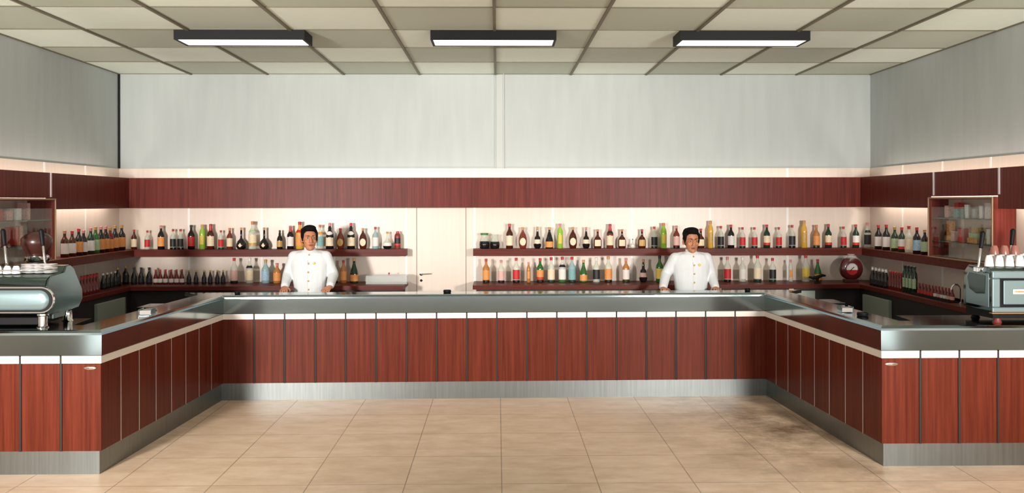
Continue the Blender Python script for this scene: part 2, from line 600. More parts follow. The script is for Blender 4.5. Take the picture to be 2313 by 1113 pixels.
for y in (8.87, 7.70):
    s.box(XVR - .006, XVR, y - .012, y + .012, 2.065, VZ1)
part('joint_strips', s, MT['alu'], vr)

# ------------------------------------------------------------------ ceiling lamps
for x0, x1, lab in ((-2.955, -1.765, 'left'), (-.613, .545, 'middle'), (1.69, 2.895, 'right')):
    cx = (x0 + x1) / 2
    hw = (x1 - x0) / 2
    t = thing('ceiling_lamp', f'black edged fluorescent ceiling lamp with white diffuser, {lab} one of the three', 'ceiling lamp',
              (cx, 8.1, HC - .095), 0, 'fluorescent lamps on the ceiling')
    b = MB().box(-hw, hw, 0, .018, 0, .093).box(-hw, hw, .332, .35, 0, .093).box(-hw, -hw + .022, .018, .332, 0, .093).box(hw - .022, hw, .018, .332, 0, .093)
    b.box(-hw + .022, hw - .022, .018, .332, .07, .093)
    part('housing', b, MT['black'], t)
    part('diffuser', MB().box(-hw + .023, hw - .023, .019, .331, .006, .03), MT['diffuser'], t)

# ------------------------------------------------------------------ bar counter
BAR = [(-4.62, 6.535), (-2.92, 6.535), (-2.775, 8.95), (2.76, 9.05), (2.90, 6.605), (4.62, 6.605)]
bar = thing('bar_counter', 'U shaped bar counter with red brown wood panels over a steel plinth', 'bar counter', (0, 0, 0))
ZT, ZP, ZW, ZB = 0.176, 0.822, 0.876, 1.066
NP = {0: None, 1: 8, 2: 18, 3: 8, 4: None}
Lw = [(Vector(BAR[i + 1]) - Vector(BAR[i])).length for i in range(5)]
for i in range(5):
    part('plinth', MB().prism(*seg_slab(BAR, i, .020, .05, 0, ZT)), MT['brushed'], bar)
    part('carcass', MB().prism(*seg_slab(BAR, i, .028, .26, .02, 1.02)), MT['darkbody'], bar)
    n = NP[i]
    if n:
        cuts = [k / n for k in range(n + 1)]
    else:
        w = .295 / Lw[i]
        cuts = [0.0] + [1 - k * w for k in range(5, 0, -1)] + [1.0] if i == 0 else [0.0] + [k * w for k in range(1, 6)] + [1.0]
    hs = (.0075 if i in (0, 2, 4) else .006) / Lw[i]
    for a, c in zip(cuts[:-1], cuts[1:]):
        part('panel', MB().prism(*seg_slab(BAR, i, 0, .028, ZT, ZP, a + (hs if a > 0 else 0), c - (hs if c < 1 else 0))), MT['panel'], bar)
    front = i in (0, 2, 4)
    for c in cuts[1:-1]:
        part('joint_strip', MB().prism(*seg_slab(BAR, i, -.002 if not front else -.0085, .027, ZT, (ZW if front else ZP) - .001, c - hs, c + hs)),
             MT['darkreflstrip'] if front else MT['alu'], bar)
    if front:
        for a, c in zip(cuts[:-1], cuts[1:]):
            part('white_band', MB().prism(*seg_slab(BAR, i, -.008, .027, ZP, ZW, a + (hs if a > 0 else 0), c - (hs if c < 1 else 0))), MT['white'], bar)
    else:
        part('white_band', MB().prism(*seg_slab(BAR, i, -.008, .027, ZP, ZW)), MT['white'], bar)
for u, v, y, wd in ((203, 831, 6.532, .045), (2014, 822, 6.602, .05)):
    p = on_y(u, v, y)
    e = MB().ellipsoid((p.x, p.y, p.z), (wd, .004, .013), 20, 8)
    part('maker_plate', e, MT['chrome'], bar, smooth=True)

# steel bar top: fascia, narrow ledge and the lower worktop behind it
top = thing('steel_worktop', 'polished stainless steel top and fascia running round the bar counter', 'counter top', (0, 0, 0))
prof = [(-.004, ZW + .001), (-.012, ZW + .006), (-.014, 1.030), (-.012, 1.046), (-.004, 1.060), (.012, ZB), (.27, ZB), (.275, 1.055), (.27, 1.03), (.02, 1.03), (.02, ZW + .001)]
for i in range(5):
    part('fascia', seg_profile(BAR, i, prof), MT['steel'], top)
o1, o2 = offset(BAR, .274), offset(BAR, .64)
part('worktop', MB().prism([tuple(o1[2]), tuple(o1[3]), tuple(o2[3]), tuple(o2[2])], .995, 1.03), MT['steel'], top)
part('wing_top', MB().prism([(-4.62, 6.535 + .276), (-3.25, 6.535 + .276), (-3.29, 7.2), (-4.62, 7.2)], 1.03, ZB), MT['steel'], top)
part('wing_top', MB().prism([(4.62, 6.605 + .276), (3.25, 6.605 + .276), (3.28, 7.2), (4.62, 7.2)], 1.03, ZB), MT['steel'], top)
part('wing_body', MB().prism([(-4.60, 6.81), (-3.25, 6.81), (-3.29, 7.18), (-4.60, 7.18)], 0, 1.03), MT['darkbody'], bar)
part('wing_body', MB().prism([(4.60, 6.88), (3.25, 6.88), (3.28, 7.18), (4.60, 7.18)], 0, 1.03), MT['darkbody'], bar)
part('work_body', MB().prism([(-2.45, 9.235), (2.42, 9.325), (2.42, 9.57), (-2.45, 9.57)], 0, .995), MT['darkbody'], bar)

# steel ice bins behind each arm
for (x0, x1, y0, side) in ((-3.37, -3.15, 8.3, 'left'), (3.17, 3.365, 8.48, 'right')):
    t = thing('ice_bin', f'low steel bin standing behind the {side} arm of the bar', 'bin', ((x0 + x1) / 2, y0, 0), 0, 'steel bins behind the bar')
    w = (x1 - x0) / 2
    part('body', MB().box(-w, w, 0, .3, 0, 1.0), MT['brushed'], t, bevel=.004)
    part('lid', MB().box(-w - .003, w + .003, -.005, .303, 1.0, 1.025), MT['steel'], t, bevel=.004)

# ------------------------------------------------------------------ back bar: ledges on dark bodies and wall shelves
LZ, LY, LXL, LXR = 1.03, 10.30, -4.26, 4.27
t = thing('back_counter', 'dark back counter with wood ledge and steel door, left of the back door', 'back counter', (-3, 10.3, 0))
def L2(parent, name, mb, m, off, **k):
    o = part(name, mb, m, parent, **k)
    o.location = (-off[0], -off[1], -off[2])
    return o
off = (-3, 10.3, 0)
L2(t, 'ledge', MB().prism([(XL + .013, 7.25), (LXL, 7.25), (LXL, LY), (-1.10, LY), (-1.10, YB - .02), (XL + .013, YB - .02)], LZ - .048, LZ), MT['shelfwood'], off)
L2(t, 'body', MB().prism([(XL + .02, 7.25), (LXL - .02, 7.25), (LXL - .02, LY + .06), (-1.14, LY + .06), (-1.14, YB - .02), (XL + .02, YB - .02)], 0, LZ - .048), MT['darkbody'], off)
L2(t, 'fridge_door', MB().box(LXL - .02, LXL + .02, 9.42, 10.14, .30, .925), MT['fridge'], off, bevel=.004)
L2(t, 'door_handle', MB().box(LXL + .02, LXL + .032, 10.09, 10.125, .45, .925), MT['chrome'], off)
t = thing('back_counter', 'dark back counter with wood ledge and steel doors, right of the back door', 'back counter', (3, 10.3, 0))
off = (3, 10.3, 0)
L2(t, 'ledge', MB().prism([(-.29, LY), (LXR, LY), (LXR, 7.25), (XR - .013, 7.25), (XR - .013, YB - .02), (-.29, YB - .02)], LZ - .048, LZ), MT['shelfwood'], off)
L2(t, 'body', MB().prism([(-.25, LY + .06), (LXR + .02, LY + .06), (LXR + .02, 7.25), (XR - .02, 7.25), (XR - .02, YB - .02), (-.25, YB - .02)], 0, LZ - .048), MT['darkbody'], off)
L2(t, 'fridge_door', MB().box(LXR - .02, LXR + .02, 9.52, 10.2, .30, .925), MT['fridge'], off, bevel=.004)

L2(t, 'fridge_door', MB().box(3.495, 3.745, LY + .03, LY + .06, .30, .955), MT['fridge'], off, bevel=.004)
L2(t, 'door_edge', MB().box(3.43, 3.488, LY + .02, LY + .06, .30, .978), MT['white'], off, bevel=.003)
SZ0, SZ1 = 1.352, 1.436
SXL, SXR, SY = -4.37, 4.44, 10.67
t = MB().prism([(XL + .013, 7.3), (SXL, 7.3), (SXL, SY), (-1.108, SY), (-1.108, YB - .018), (XL + .013, YB - .018)], SZ0, SZ1)
tag(part('wall_shelf', t, MT['shelfwood']), 'thick red brown wall shelf wrapping the left corner, ending left of the door', 'shelf', 'bottle shelves')
t = MB().prism([(-.295, SY), (SXR, SY), (SXR, 7.3), (XR - .013, 7.3), (XR - .013, YB - .018), (-.295, YB - .018)], SZ0, SZ1)
tag(part('wall_shelf', t, MT['shelfwood']), 'thick red brown wall shelf wrapping the right corner, starting right of the door', 'shelf', 'bottle shelves')

# small lever corkscrew clamped on the right ledge
p = on_y(1846, 632, 10.45)
t = thing('lever_corkscrew', 'small black lever corkscrew standing on the right ledge before the last green bottle', 'corkscrew', (p.x, 10.45, LZ))
part('base', MB().box(-.03, .03, -.03, .03, 0, .012), MT['black'], t, bevel=.003)
part('stem', MB().lathe([(.014, .0125), (.016, .03), (.02, .06)], 12), MT['black'], t, smooth=True)
part('lever', MB().tube([(-.10, 0, .075), (-.05, 0, .062), (.0, 0, .07), (.06, 0, .095), (.10, 0, .09)], [.010, .018, .022, .018, .010], 10), MT['black'], t, smooth=True)

# ------------------------------------------------------------------ display cabinets on the side walls
def display_cabinet(side, xf, xw, y0, y1, label):
    """Glazed box on the shelf; xf is the front plane, xw the wall side."""
    z0, z1 = SZ1 + .001, 2.045
    a, b = min(xf, xw), max(xf, xw)
    sg = 1 if xw > xf else -1
    t = thing('display_cabinet', label, 'display cabinet', (xf, (y0 + y1) / 2, z0), 0, 'glazed cabinets on the side walls')
    O = (xf, (y0 + y1) / 2, z0)
    L2(t, 'end_panel', MB().box(a, b, y0, y0 + .02, z0, z1), MT['valance'], O)
    L2(t, 'end_panel', MB().box(a, b, y1 - .02, y1, z0, z1), MT['valance'], O)
    L2(t, 'top_panel', MB().box(a, b, y0 + .02, y1 - .02, z1 - .02, z1), MT['valance'], O)
    L2(t, 'back_panel', MB().box(xw - sg * .008, xw, y0 + .02, y1 - .02, z0, z1 - .02) if sg > 0 else MB().box(xw, xw + .008, y0 + .02, y1 - .02, z0, z1 - .02), MT['beige'], O)
    f = MB()
    x0, x1 = sorted((xf - sg * .008, xf))
    f.box(x0, x1, y0, y1, z1 - .014, z1).box(x0, x1, y0, y1, z0, z0 + .012).box(x0, x1, y1 - .012, y1, z0 + .012, z1 - .014).box(x0, x1, y0, y0 + .012, z0 + .012, z1 - .014)
    L2(t, 'front_frame', f, mat('bronze_frame', (.42, .30, .18), .35, .6), O)
    mid = y0 + (y1 - y0) * .45
    L2(t, 'sliding_pane', MB().box(*sorted((xf + sg * .003, xf + sg * .006)), y0 + .02, mid + .02, z0 + .001, z1 - .021), MT['pane'], O)
    L2(t, 'sliding_pane', MB().box(*sorted((xf + sg * .009, xf + sg * .012)), mid - .02, y1 - .02, z0 + .001, z1 - .021), MT['pane'], O)
    for z in (1.607, 1.84):
        L2(t, 'glass_shelf', MB().box(*sorted((xf + sg * .025, xw - sg * .012)), y0 + .021, y1 - .021, z - .008, z), MT['shelfglass'], O)
    return t
VR = (4.42, 4.628, 7.79, 8.97)
VLc = (-4.36, -4.634, 7.5, 8.77)
display_cabinet('right', *VR, 'glazed wood display cabinet over the right wall shelf')
display_cabinet('left', *VLc, 'glazed wood display cabinet over the left wall shelf, cut by the photo edge')


def small_box(x, y, z, w, d, hgt, m, label, group, rz=0.0):
    o = part('carton', MB().box(-w / 2, w / 2, -d / 2, d / 2, 0, hgt), m, None, (x, y, z), rz, bevel=.002)
    return tag(o, label, 'carton', group)


def tumbler(x, y, z, r, hgt, m, label, group, cat='glass', name='drinking_glass'):
    w = .003
    o = part(name, MB().lathe([(r * .8, 0), (r, hgt), (r - w, hgt), (r * .8 - w, .006)], 16), m, None, (x, y, z), smooth=True)
    return tag(o, label, cat, group)


Gp = 'goods in the right display cabinet'
PB = PAP
small_box(4.55, 8.02, 1.841, .10, .10, .15, PB['white'], 'white carton at the near end of the top shelf, right cabinet', Gp)
tumbler(4.53, 8.17, 1.841, .026, .12, MT['china'], 'tall white beaker beside the white carton, right cabinet', Gp, 'beaker', 'beaker')
tumbler(4.53, 8.42, 1.841, .028, .13, MT['china'], 'tall white beaker alone mid top shelf, right cabinet', Gp, 'beaker', 'beaker')
tumbler(4.53, 8.29, 1.841, .03, .09, MT['clearglass'], 'short clear glass between the two white beakers, right cabinet', Gp)
small_box(4.55, 8.60, 1.841, .08, .09, .09, PB['teal'], 'grey blue carton on the top shelf, right cabinet', Gp)
small_box(4.55, 8.60, 1.932, .07, .08, .06, PB['red'], 'dark red carton on top of the grey blue one, right cabinet', Gp)
small_box(4.55, 8.78, 1.841, .08, .08, .12, PB['pink'], 'pink carton at the far end of the top shelf, right cabinet', Gp)
small_box(4.54, 8.52, 1.608, .07, .07, .13, PB['red'], 'dark red carton on the lower glass shelf, right cabinet', Gp)
small_box(4.54, 8.66, 1.608, .06, .07, .10, PB['pink'], 'pink carton beside the dark red one, lower shelf, right cabinet', Gp)
small_box(4.56, 8.79, 1.608, .03, .12, .20, PB['orange'], 'tall thin orange carton at the far end, lower shelf, right cabinet', Gp)
small_box(4.54, 8.25, 1.608, .12, .18, .05, PB['gold'], 'flat gold tin at the bottom of the pile in the right cabinet', Gp)
small_box(4.54, 8.24, 1.659, .11, .16, .045, PB['green'], 'flat green tin in the middle of the pile in the right cabinet', Gp)
small_box(4.54, 8.22, 1.705, .10, .12, .05, PB['brown'] if 'brown' in PB else PB['gold'], 'flat gold tin on top of the pile in the right cabinet', Gp)
small_box(4.54, 8.03, 1.608, .06, .06, .14, PB['white'], 'white carton at the near end, lower shelf, right cabinet', Gp)
Gp = 'goods in the left display cabinet'
for y, w, hg, z, key, lab in (
        (7.93, .09, .17, 1.608, 'pink', 'pink carton at the near end of the lower shelf, left cabinet'),
        (8.05, .06, .16, 1.608, 'red', 'narrow red carton on the lower shelf, left cabinet'),
        (8.24, .07, .17, 1.608, 'redband', 'bright red carton on the lower shelf, left cabinet'),
        (8.32, .05, .18, 1.608, 'pink', 'thin pink carton beside the bright red one, left cabinet'),
        (7.95, .12, .10, 1.841, 'red', 'dark red carton at the near end of the top shelf, left cabinet'),
        (8.12, .10, .09, 1.841, 'pink', 'pale pink carton on the top shelf, left cabinet'),
        (8.28, .08, .11, 1.841, 'white', 'white carton on the top shelf, left cabinet'),
        (8.45, .05, .16, 1.841, 'pink', 'tall pink carton at the far end of the top shelf, left cabinet')):
    small_box(-4.50, y, z, .10, w, hg, PB[key], lab, Gp)

# ------------------------------------------------------------------ bottles
PROF = {
    # outline as (radius, height) with height 1 and radius in units of height
    'std': [(.115, 0), (.128, .015), (.128, .56), (.118, .63), (.070, .72), (.048, .78), (.044, .93), (.050, .935), (.050, .96)],
    'tall': [(.085, 0), (.098, .015), (.098, .66), (.085, .74), (.052, .82), (.044, .88), (.044, .95), (.048, .96)],
    'cone': [(.13, 0), (.150, .02), (.150, .34), (.130, .44), (.075, .66), (.046, .78), (.044, .94), (.05, .95)],
    'oval': [(.095, 0), (.115, .02), (.145, .15), (.155, .32), (.145, .50), (.105, .66), (.058, .76), (.046, .82), (.044, .94), (.05, .95)],
    'flask': [(.12, 0), (.150, .03), (.162, .18), (.158, .42), (.115, .55), (.060, .63), (.048, .72), (.044, .94), (.052, .95)],
    'bell': [(.125, 0), (.138, .015), (.138, .45), (.128, .56), (.090, .66), (.056, .72), (.060, .80), (.046, .86), (.044, .95)],
    'half': [(.08, 0), (.13, .05), (.165, .20), (.135, .215), (.128, .42), (.115, .52), (.062, .58), (.052, .72), (.042, .86), (.044, .95)],
    'bulb': [(.10, 0), (.165, .03), (.205, .12), (.200, .24), (.140, .38), (.070, .46), (.046, .52), (.042, .95), (.05, .96)],
    'jar': [(.22, 0), (.30, .05), (.33, .25), (.31, .42), (.24, .62), (.21, .78), (.24, .90), (.25, .96)],
    'lowflask': [(.14, 0), (.22, .04), (.26, .16), (.24, .34), (.13, .50), (.075, .62), (.065, .90), (.07, .95)],
    'crock': [(.165, 0), (.175, .03), (.175, .72), (.15, .82), (.085, .88), (.075, .95)],
    'champ': [(.13, 0), (.155, .02), (.155, .36), (.135, .48), (.080, .66), (.055, .76), (.046, .93), (.056, .94), (.056, .97)],
    'soda': [(.14, 0), (.165, .02), (.165, .42), (.12, .58), (.075, .72), (.062, .92), (.07, .95)],
}
LABZ = {'std': (.13, .52), 'tall': (.20, .55), 'cone': (.06, .33), 'oval': (.14, .50), 'flask': (.12, .45), 'bell': (.12, .44),
        'half': (.23, .42), 'bulb': (.10, .30), 'jar': (.05, .06), 'lowflask': (.18, .36), 'crock': (.20, .62), 'champ': (.08, .34), 'soda': (.12, .38)}
LABW = {'oval': 92, 'flask': 96, 'bulb': 42, 'tall': 80, 'bell': 140}
WIDE = {'std': 1.12, 'oval': 1.25, 'flask': 1.3, 'half': 1.12, 'cone': 1.25, 'bulb': 1.12, 'bell': 1.1, 'champ': 1.08}


def prof_r(pr, z):
    for (r0, z0), (r1, z1) in zip(pr[:-1], pr[1:]):
        if z0 <= z <= z1 and z1 > z0:
            return r0 + (r1 - r0) * (z - z0) / (z1 - z0)
    return pr[-1][0]


MESH = {}


def body_mesh(kind, gm):
    k = ('b', kind, gm)
    if k not in MESH:
        pr = PROF[kind]
        sy = .62 if kind in ('flask', 'oval') else 1.0
        me = MB().lathe(pr, 20, sy=sy).done('body', True)
        me.materials.append(GL[gm])
        MESH[k] = me
    return MESH[k]


def label_mesh(kind, m, z0, z1, deg, shape='rect', lift=0.0):
    k = ('l', kind, m.name, z0, z1, deg, shape, lift)
    if k not in MESH:
        pr = PROF[kind]
        sy = .62 if kind in ('flask', 'oval') else 1.0
        nz, na = 12, 12
        b = MB()
        grid = []
        for i in range(nz + 1):
            z = z0 + (z1 - z0) * i / nz
            r = prof_r(pr, z) + .004 + lift
            w = math.radians(deg) / 2
            if shape == 'round':
                q = (i / nz - .5) * 2
                w *= max(.15, math.sqrt(max(0, 1 - q * q)))
            elif shape == 'diamond':
                q = abs(i / nz - .4) / .6
                w *= max(.06, 1 - q)
            grid.append([b.bm.verts.new((r * math.sin(w * (2 * j / na - 1)), -(r + .002) * sy * math.cos(w * (2 * j / na - 1)), z)) for j in range(na + 1)])
        for i in range(nz):
            for j in range(na):
                b.face([grid[i][j], grid[i][j + 1], grid[i + 1][j + 1], grid[i + 1][j]])
        bmesh.ops.recalc_face_normals(b.bm, faces=b.bm.faces[:])
        b.bm.normal_update()
        bmesh.ops.solidify(b.bm, geom=b.bm.faces[:], thickness=.002)
        me = b.done('label', True)
        me.materials.append(m)
        MESH[k] = me
    return MESH[k]


def cap_mesh(kind, m, z0=.93, tall=False):
    k = ('c', kind, m.name, z0)
    if k not in MESH:
        pr = PROF[kind]
        pts = [(prof_r(pr, z) + .005, z) for z in (z0, z0 + (0.96 - z0) * .5, .955)]
        pts = [(pts[0][0] - .006, z0)] + pts + [(pts[-1][0], .99), (pts[-1][0] * .7, 1.0)]
        me = MB().lathe(pts, 16).done('cap', True)
        me.materials.append(m)
        MESH[k] = me
    return MESH[k]


ORD = ['first', 'second', 'third', 'fourth', 'fifth', 'sixth', 'seventh', 'eighth', 'ninth', 'tenth', 'eleventh', 'twelfth', 'thirteenth', 'fourteenth',
       'fifteenth', 'sixteenth', 'seventeenth', 'eighteenth', 'nineteenth', 'twentieth', 'twenty-first', 'twenty-second', 'twenty-third', 'twenty-fourth',
       'twenty-fifth', 'twenty-sixth', 'twenty-seventh', 'twenty-eighth', 'twenty-ninth', 'thirtieth', 'thirty-first', 'thirty-second', 'thirty-third']
GN = {'brown': 'brown', 'dark': 'black', 'green': 'green', 'dkgreen': 'dark green', 'lime': 'lime green', 'yellow': 'yellow', 'amber': 'amber', 'clear': 'clear',
      'blue': 'pale blue', 'red': 'red', 'rust': 'rust brown', 'crock': 'brown stoneware'}
KN = {'std': 'bottle', 'tall': 'slim bottle', 'cone': 'sloping bottle', 'oval': 'oval bottle', 'flask': 'flat flask bottle', 'bell': 'round shouldered bottle',
      'half': 'waisted bottle', 'bulb': 'bulbous long necked bottle', 'jar': 'squat jug', 'lowflask': 'squat flask', 'crock': 'crock bottle', 'champ': 'sparkling wine bottle', 'soda': 'small bottle'}


def bottle(p, hgt, kind, gm, lab, cap, label, group, rz=0.0, shape=None, band=None, base=None, foil=None, neck=None, wide=1.0):
    t = thing('bottle' if kind not in ('jar',) else 'jug', label, 'bottle' if kind != 'jar' else 'jug', p, rz, group)
    wide *= WIDE.get(kind, 1.0)
    t.scale = (hgt * wide, hgt * wide, hgt)
    link('body', body_mesh(kind, gm), None, t)
    if lab:
        z0, z1 = LABZ[kind]
        sh = shape or ('round' if kind in ('oval',) else 'rect')
        link('label', label_mesh(kind, PAP[lab], z0, z1, LABW.get(kind, 150), sh), None, t)
        if band:
            link('label_band', label_mesh(kind, PAP[band], z0 - .005, z0 + .10, LABW.get(kind, 150) + 4, 'rect', .002), None, t)
    elif band:
        link('label_band', label_mesh(kind, PAP[band], .14, .24, 150), None, t)
    if neck:
        zz = {'std': (.60, .70), 'tall': (.68, .76), 'bell': (.54, .68), 'half': (.60, .72), 'cone': (.50, .62)}.get(kind, (.62, .72))
        link('neck_label', label_mesh(kind, PAP[neck], zz[0], zz[1], 130, 'round' if kind == 'bell' else 'rect'), None, t)
    if base:
        k = ('base', kind, base)
        if k not in MESH:
            pr = PROF[kind]
            top_z = {'jar': .48, 'lowflask': .18, 'half': .205}.get(kind, .10)
            zs = sorted(set([i * top_z / 5 for i in range(6)] + [z for _, z in pr if z < top_z]))
            pts = [(prof_r(pr, z) + .004, z + (.001 if z == 0 else 0)) for z in zs] + [(prof_r(pr, top_z) * .6, top_z + .004)]
            me = MB().lathe(pts, 20, sy=.62 if kind in ('flask', 'oval') else 1.0).done('base', True)
            me.materials.append(GL[base])
            MESH[k] = me
        link('dark_contents' if kind in ('jar', 'lowflask', 'half') else 'base', MESH[k], None, t)
    if foil:
        link('neck_foil', cap_mesh(kind, CAPM[foil], .74), None, t)
    if cap:
        link('cap', cap_mesh(kind, CAPM[cap], .88 if kind != 'jar' else .88), None, t)
    return t


def row(rows, yc, zbase, vbase, group, where, anchor, direction, scale):
    """rows in photo order; where names the shelf, anchor and direction how to count along it."""
    n = len(rows)
    for i, r in enumerate(rows):
        u, vt, kind, gm, lab, cap = r[:6]
        ex = r[6] if len(r) > 6 else {}
        p = on_y(u, vbase, yc)
        k = i if direction > 0 else n - 1 - i
        bits = [GN[gm], KN[kind]]
        desc = ' '.join(bits)
        if lab:
            desc += f' with {PN.get(lab, lab)} label'
        elif cap:
            desc += f' with {cap} top'
        label = f'{desc}, {ORD[k]} {anchor} on {where}'
        bottle((p.x, yc, zbase), (vbase - vt) * scale, kind, gm, lab, cap, label, group, **ex)


PN = {'pink': 'pinkish', 'teal': 'teal', 'blue': 'blue white', 'green': 'pale green'}
D = dict
UL = [
    (303, 519, 'std', 'brown', 'cream', 'red'), (333, 521, 'std', 'clear', 'red', 'red'), (364, 510, 'std', 'dark', 'orange', 'pink'),
    (391, 518, 'std', 'clear', 'black', 'red', D(base='dark')), (408, 518, 'std', 'clear', 'black', 'red', D(base='dark')),
    (432, 509, 'std', 'dark', 'red', 'black'), (457, 508, 'tall', 'lime', 'yellow', 'tan', D(wide=1.2)), (476, 507, 'std', 'brown', 'cream', 'red', D(foil='red')),
    (499, 521, 'std', 'clear', 'red', 'red', D(base='dkgreen')), (519, 516, 'std', 'rust', 'cream', 'orange'),
    (545, 515, 'bulb', 'dark', 'cream', 'tan', D(shape='diamond')), (571, 501, 'std', 'clear', 'cream', 'orange', D(neck='green', band='gold')),
    (597, 515, 'bulb', 'dark', 'cream', 'tan', D(shape='diamond')), (632, 521, 'bell', 'dark', 'gold', 'black'),
    (656, 511, 'std', 'dark', 'white', 'pink', D(foil='red')), (677, 502, 'std', 'yellow', 'orange', 'red', D(neck='red')),
    (723, 509, 'std', 'clear', 'teal', 'orange', D(neck='orange')), (745, 505, 'bell', 'dark', 'cream', 'pink', D(neck='white')),
    (769, 517, 'oval', 'rust', 'gold', 'red'), (793, 505, 'bell', 'dark', 'cream', 'red', D(neck='white')), (820, 517, 'oval', 'brown', 'cream', 'tan'),
    (848, 514, 'std', 'blue', 'white', 'red'), (875, 525, 'lowflask', 'clear', 'white', 'tan', D(base='dark')), (898, 524, 'crock', 'crock', 'black', 'red', D(band='redband'))]
row(UL, 10.785, SZ1, 563.5, 'bottles on the upper shelf left of the door', 'left upper shelf', 'from door', -1, .00542)
UR = [
    (1094, 527, 'jar', 'clear', None, 'green', D(base='dark')), (1118, 529, 'jar', 'clear', None, None, D(base='dark')),
    (1151, 506, 'std', 'brown', 'cream', 'red', D(band='cream')), (1181, 514, 'oval', 'rust', 'cream', 'tan'), (1214, 513, 'half', 'dark', 'cream', 'tan', D(base='dark')),
    (1241, 514, 'cone', 'dark', 'orange', 'tan'), (1265, 506, 'tall', 'lime', 'yellow', 'pink', D(wide=1.15)), (1294, 514, 'oval', 'brown', 'cream', 'tan'),
    (1324, 514, 'half', 'dark', 'cream', 'pink', D(base='dark')), (1350, 519, 'flask', 'brown', 'cream', 'orange'), (1378, 507, 'std', 'rust', 'cream', 'red', D(foil='red', neck='black')),
    (1405, 519, 'flask', 'brown', 'cream', 'orange'), (1429, 541, 'lowflask', 'clear', 'white', 'green'), (1450, 519, 'flask', 'brown', 'gold', 'red'),
    (1478, 513, 'std', 'clear', 'black', 'red', D(base='dkgreen')), (1499, 505, 'tall', 'lime', 'yellow', 'orange', D(wide=1.2)),
    (1528, 511, 'std', 'rust', 'pink', 'pink', D(base='dark')), (1583, 518, 'flask', 'brown', 'cream', 'red'), (1605, 500, 'tall', 'yellow', 'gold', 'tan'),
    (1628, 512, 'std', 'clear', 'black', 'red', D(base='dkgreen')), (1651, 509, 'std', 'dark', 'white', 'red'), (1677, 515, 'std', 'clear', 'red', 'red', D(base='dkgreen')),
    (1704, 515, 'std', 'clear', 'red', 'red', D(base='dkgreen')), (1732, 509, 'std', 'dkgreen', 'cream', 'red', D(band='redband')),
    (1759, 515, 'std', 'clear', 'red', 'red', D(base='dark')), (1789, 510, 'std', 'clear', 'black', 'red', D(base='dark')), (1816, 500, 'tall', 'yellow', 'gold', 'tan', D(wide=1.15)),
    (1844, 510, 'std', 'amber', 'orange', 'orange', D(base='dkgreen')), (1871, 508, 'std', 'dkgreen', 'cream', 'red', D(band='redband')),
    (1905, 514, 'std', 'clear', 'red', 'red', D(base='dkgreen')), (1933, 509, 'std', 'dkgreen', 'white', 'red', D(band='redband')), (1959, 505, 'std', 'clear', 'black', 'pink', D(neck='black'))]
row(UR, 10.785, SZ1, 562, 'bottles on the upper shelf right of the door', 'right upper shelf', 'from door', 1, .00542)
LL = [
    (529, 583, 'std', 'clear', 'pink', 'red', D(base='dark')), (564, 583, 'std', 'clear', 'cream', 'white', D(neck='black')), (600, 587, 'std', 'blue', 'blue', 'tan', D(wide=1.15)),
    (626, 595, 'std', 'amber', 'orange', 'pink', D(wide=1.3)), (651, 590, 'std', 'rust', 'orange', 'black'), (757, 600, 'std', 'dark', 'gold', 'black'),
    (776, 589, 'std', 'amber', 'orange', 'red'), (800, 584, 'champ', 'dkgreen', 'orange', 'tan')]
row(LL, 10.68, LZ, 640, 'large bottles on the ledge left of the door', 'left ledge', 'large one from door', -1, .00538)
LR = [
    (1098, 584, 'std', 'amber', 'orange', 'red', D(base='dark')), (1132, 587, 'std', 'clear', 'pink', 'pink', D(base='dark')), (1166, 582, 'std', 'clear', 'red', 'red', D(base='dark')),
    (1194, 592, 'tall', 'amber', 'orange', 'pink'), (1220, 583, 'std', 'green', 'orange', 'red', D(band='redband', base='dark')), (1245, 581, 'std', 'clear', 'cream', 'red', D(base='dkgreen')),
    (1270, 580, 'std', 'clear', 'white', 'red', D(base='green', neck='black')), (1292, 580, 'std', 'blue', 'teal', 'red', D(base='dkgreen')),
    (1318, 587, 'champ', 'green', 'orange', 'tan'), (1347, 582, 'std', 'clear', 'black', 'white'), (1374, 579, 'std', 'clear', 'orange', 'tan', D(base='dark')),
    (1414, 583, 'std', 'amber', 'white', 'pink', D(base='dkgreen')), (1453, 586, 'half', 'dark', 'pink', 'orange', D(base='dark')), (1490, 578, 'std', 'green', 'yellow', 'black'),
    (1608, 595, 'bell', 'rust', 'pink', 'black'), (1643, 581, 'std', 'clear', 'red', 'pink', D(base='dark')), (1677, 582, 'std', 'clear', 'white', 'white'),
    (1711, 577, 'std', 'clear', 'cream', 'red', D(base='dkgreen')), (1745, 584, 'std', 'clear', 'black', 'red', D(base='dkgreen')), (1786, 588, 'tall', 'clear', 'orange', 'pink'),
    (1820, 577, 'std', 'clear', 'yellow', 'red'), (1847, 587, 'champ', 'green', 'orange', 'red')]
row(LR, 10.68, LZ, 637.5, 'large bottles on the ledge right of the door', 'right ledge', 'large one from door', 1, .00538)

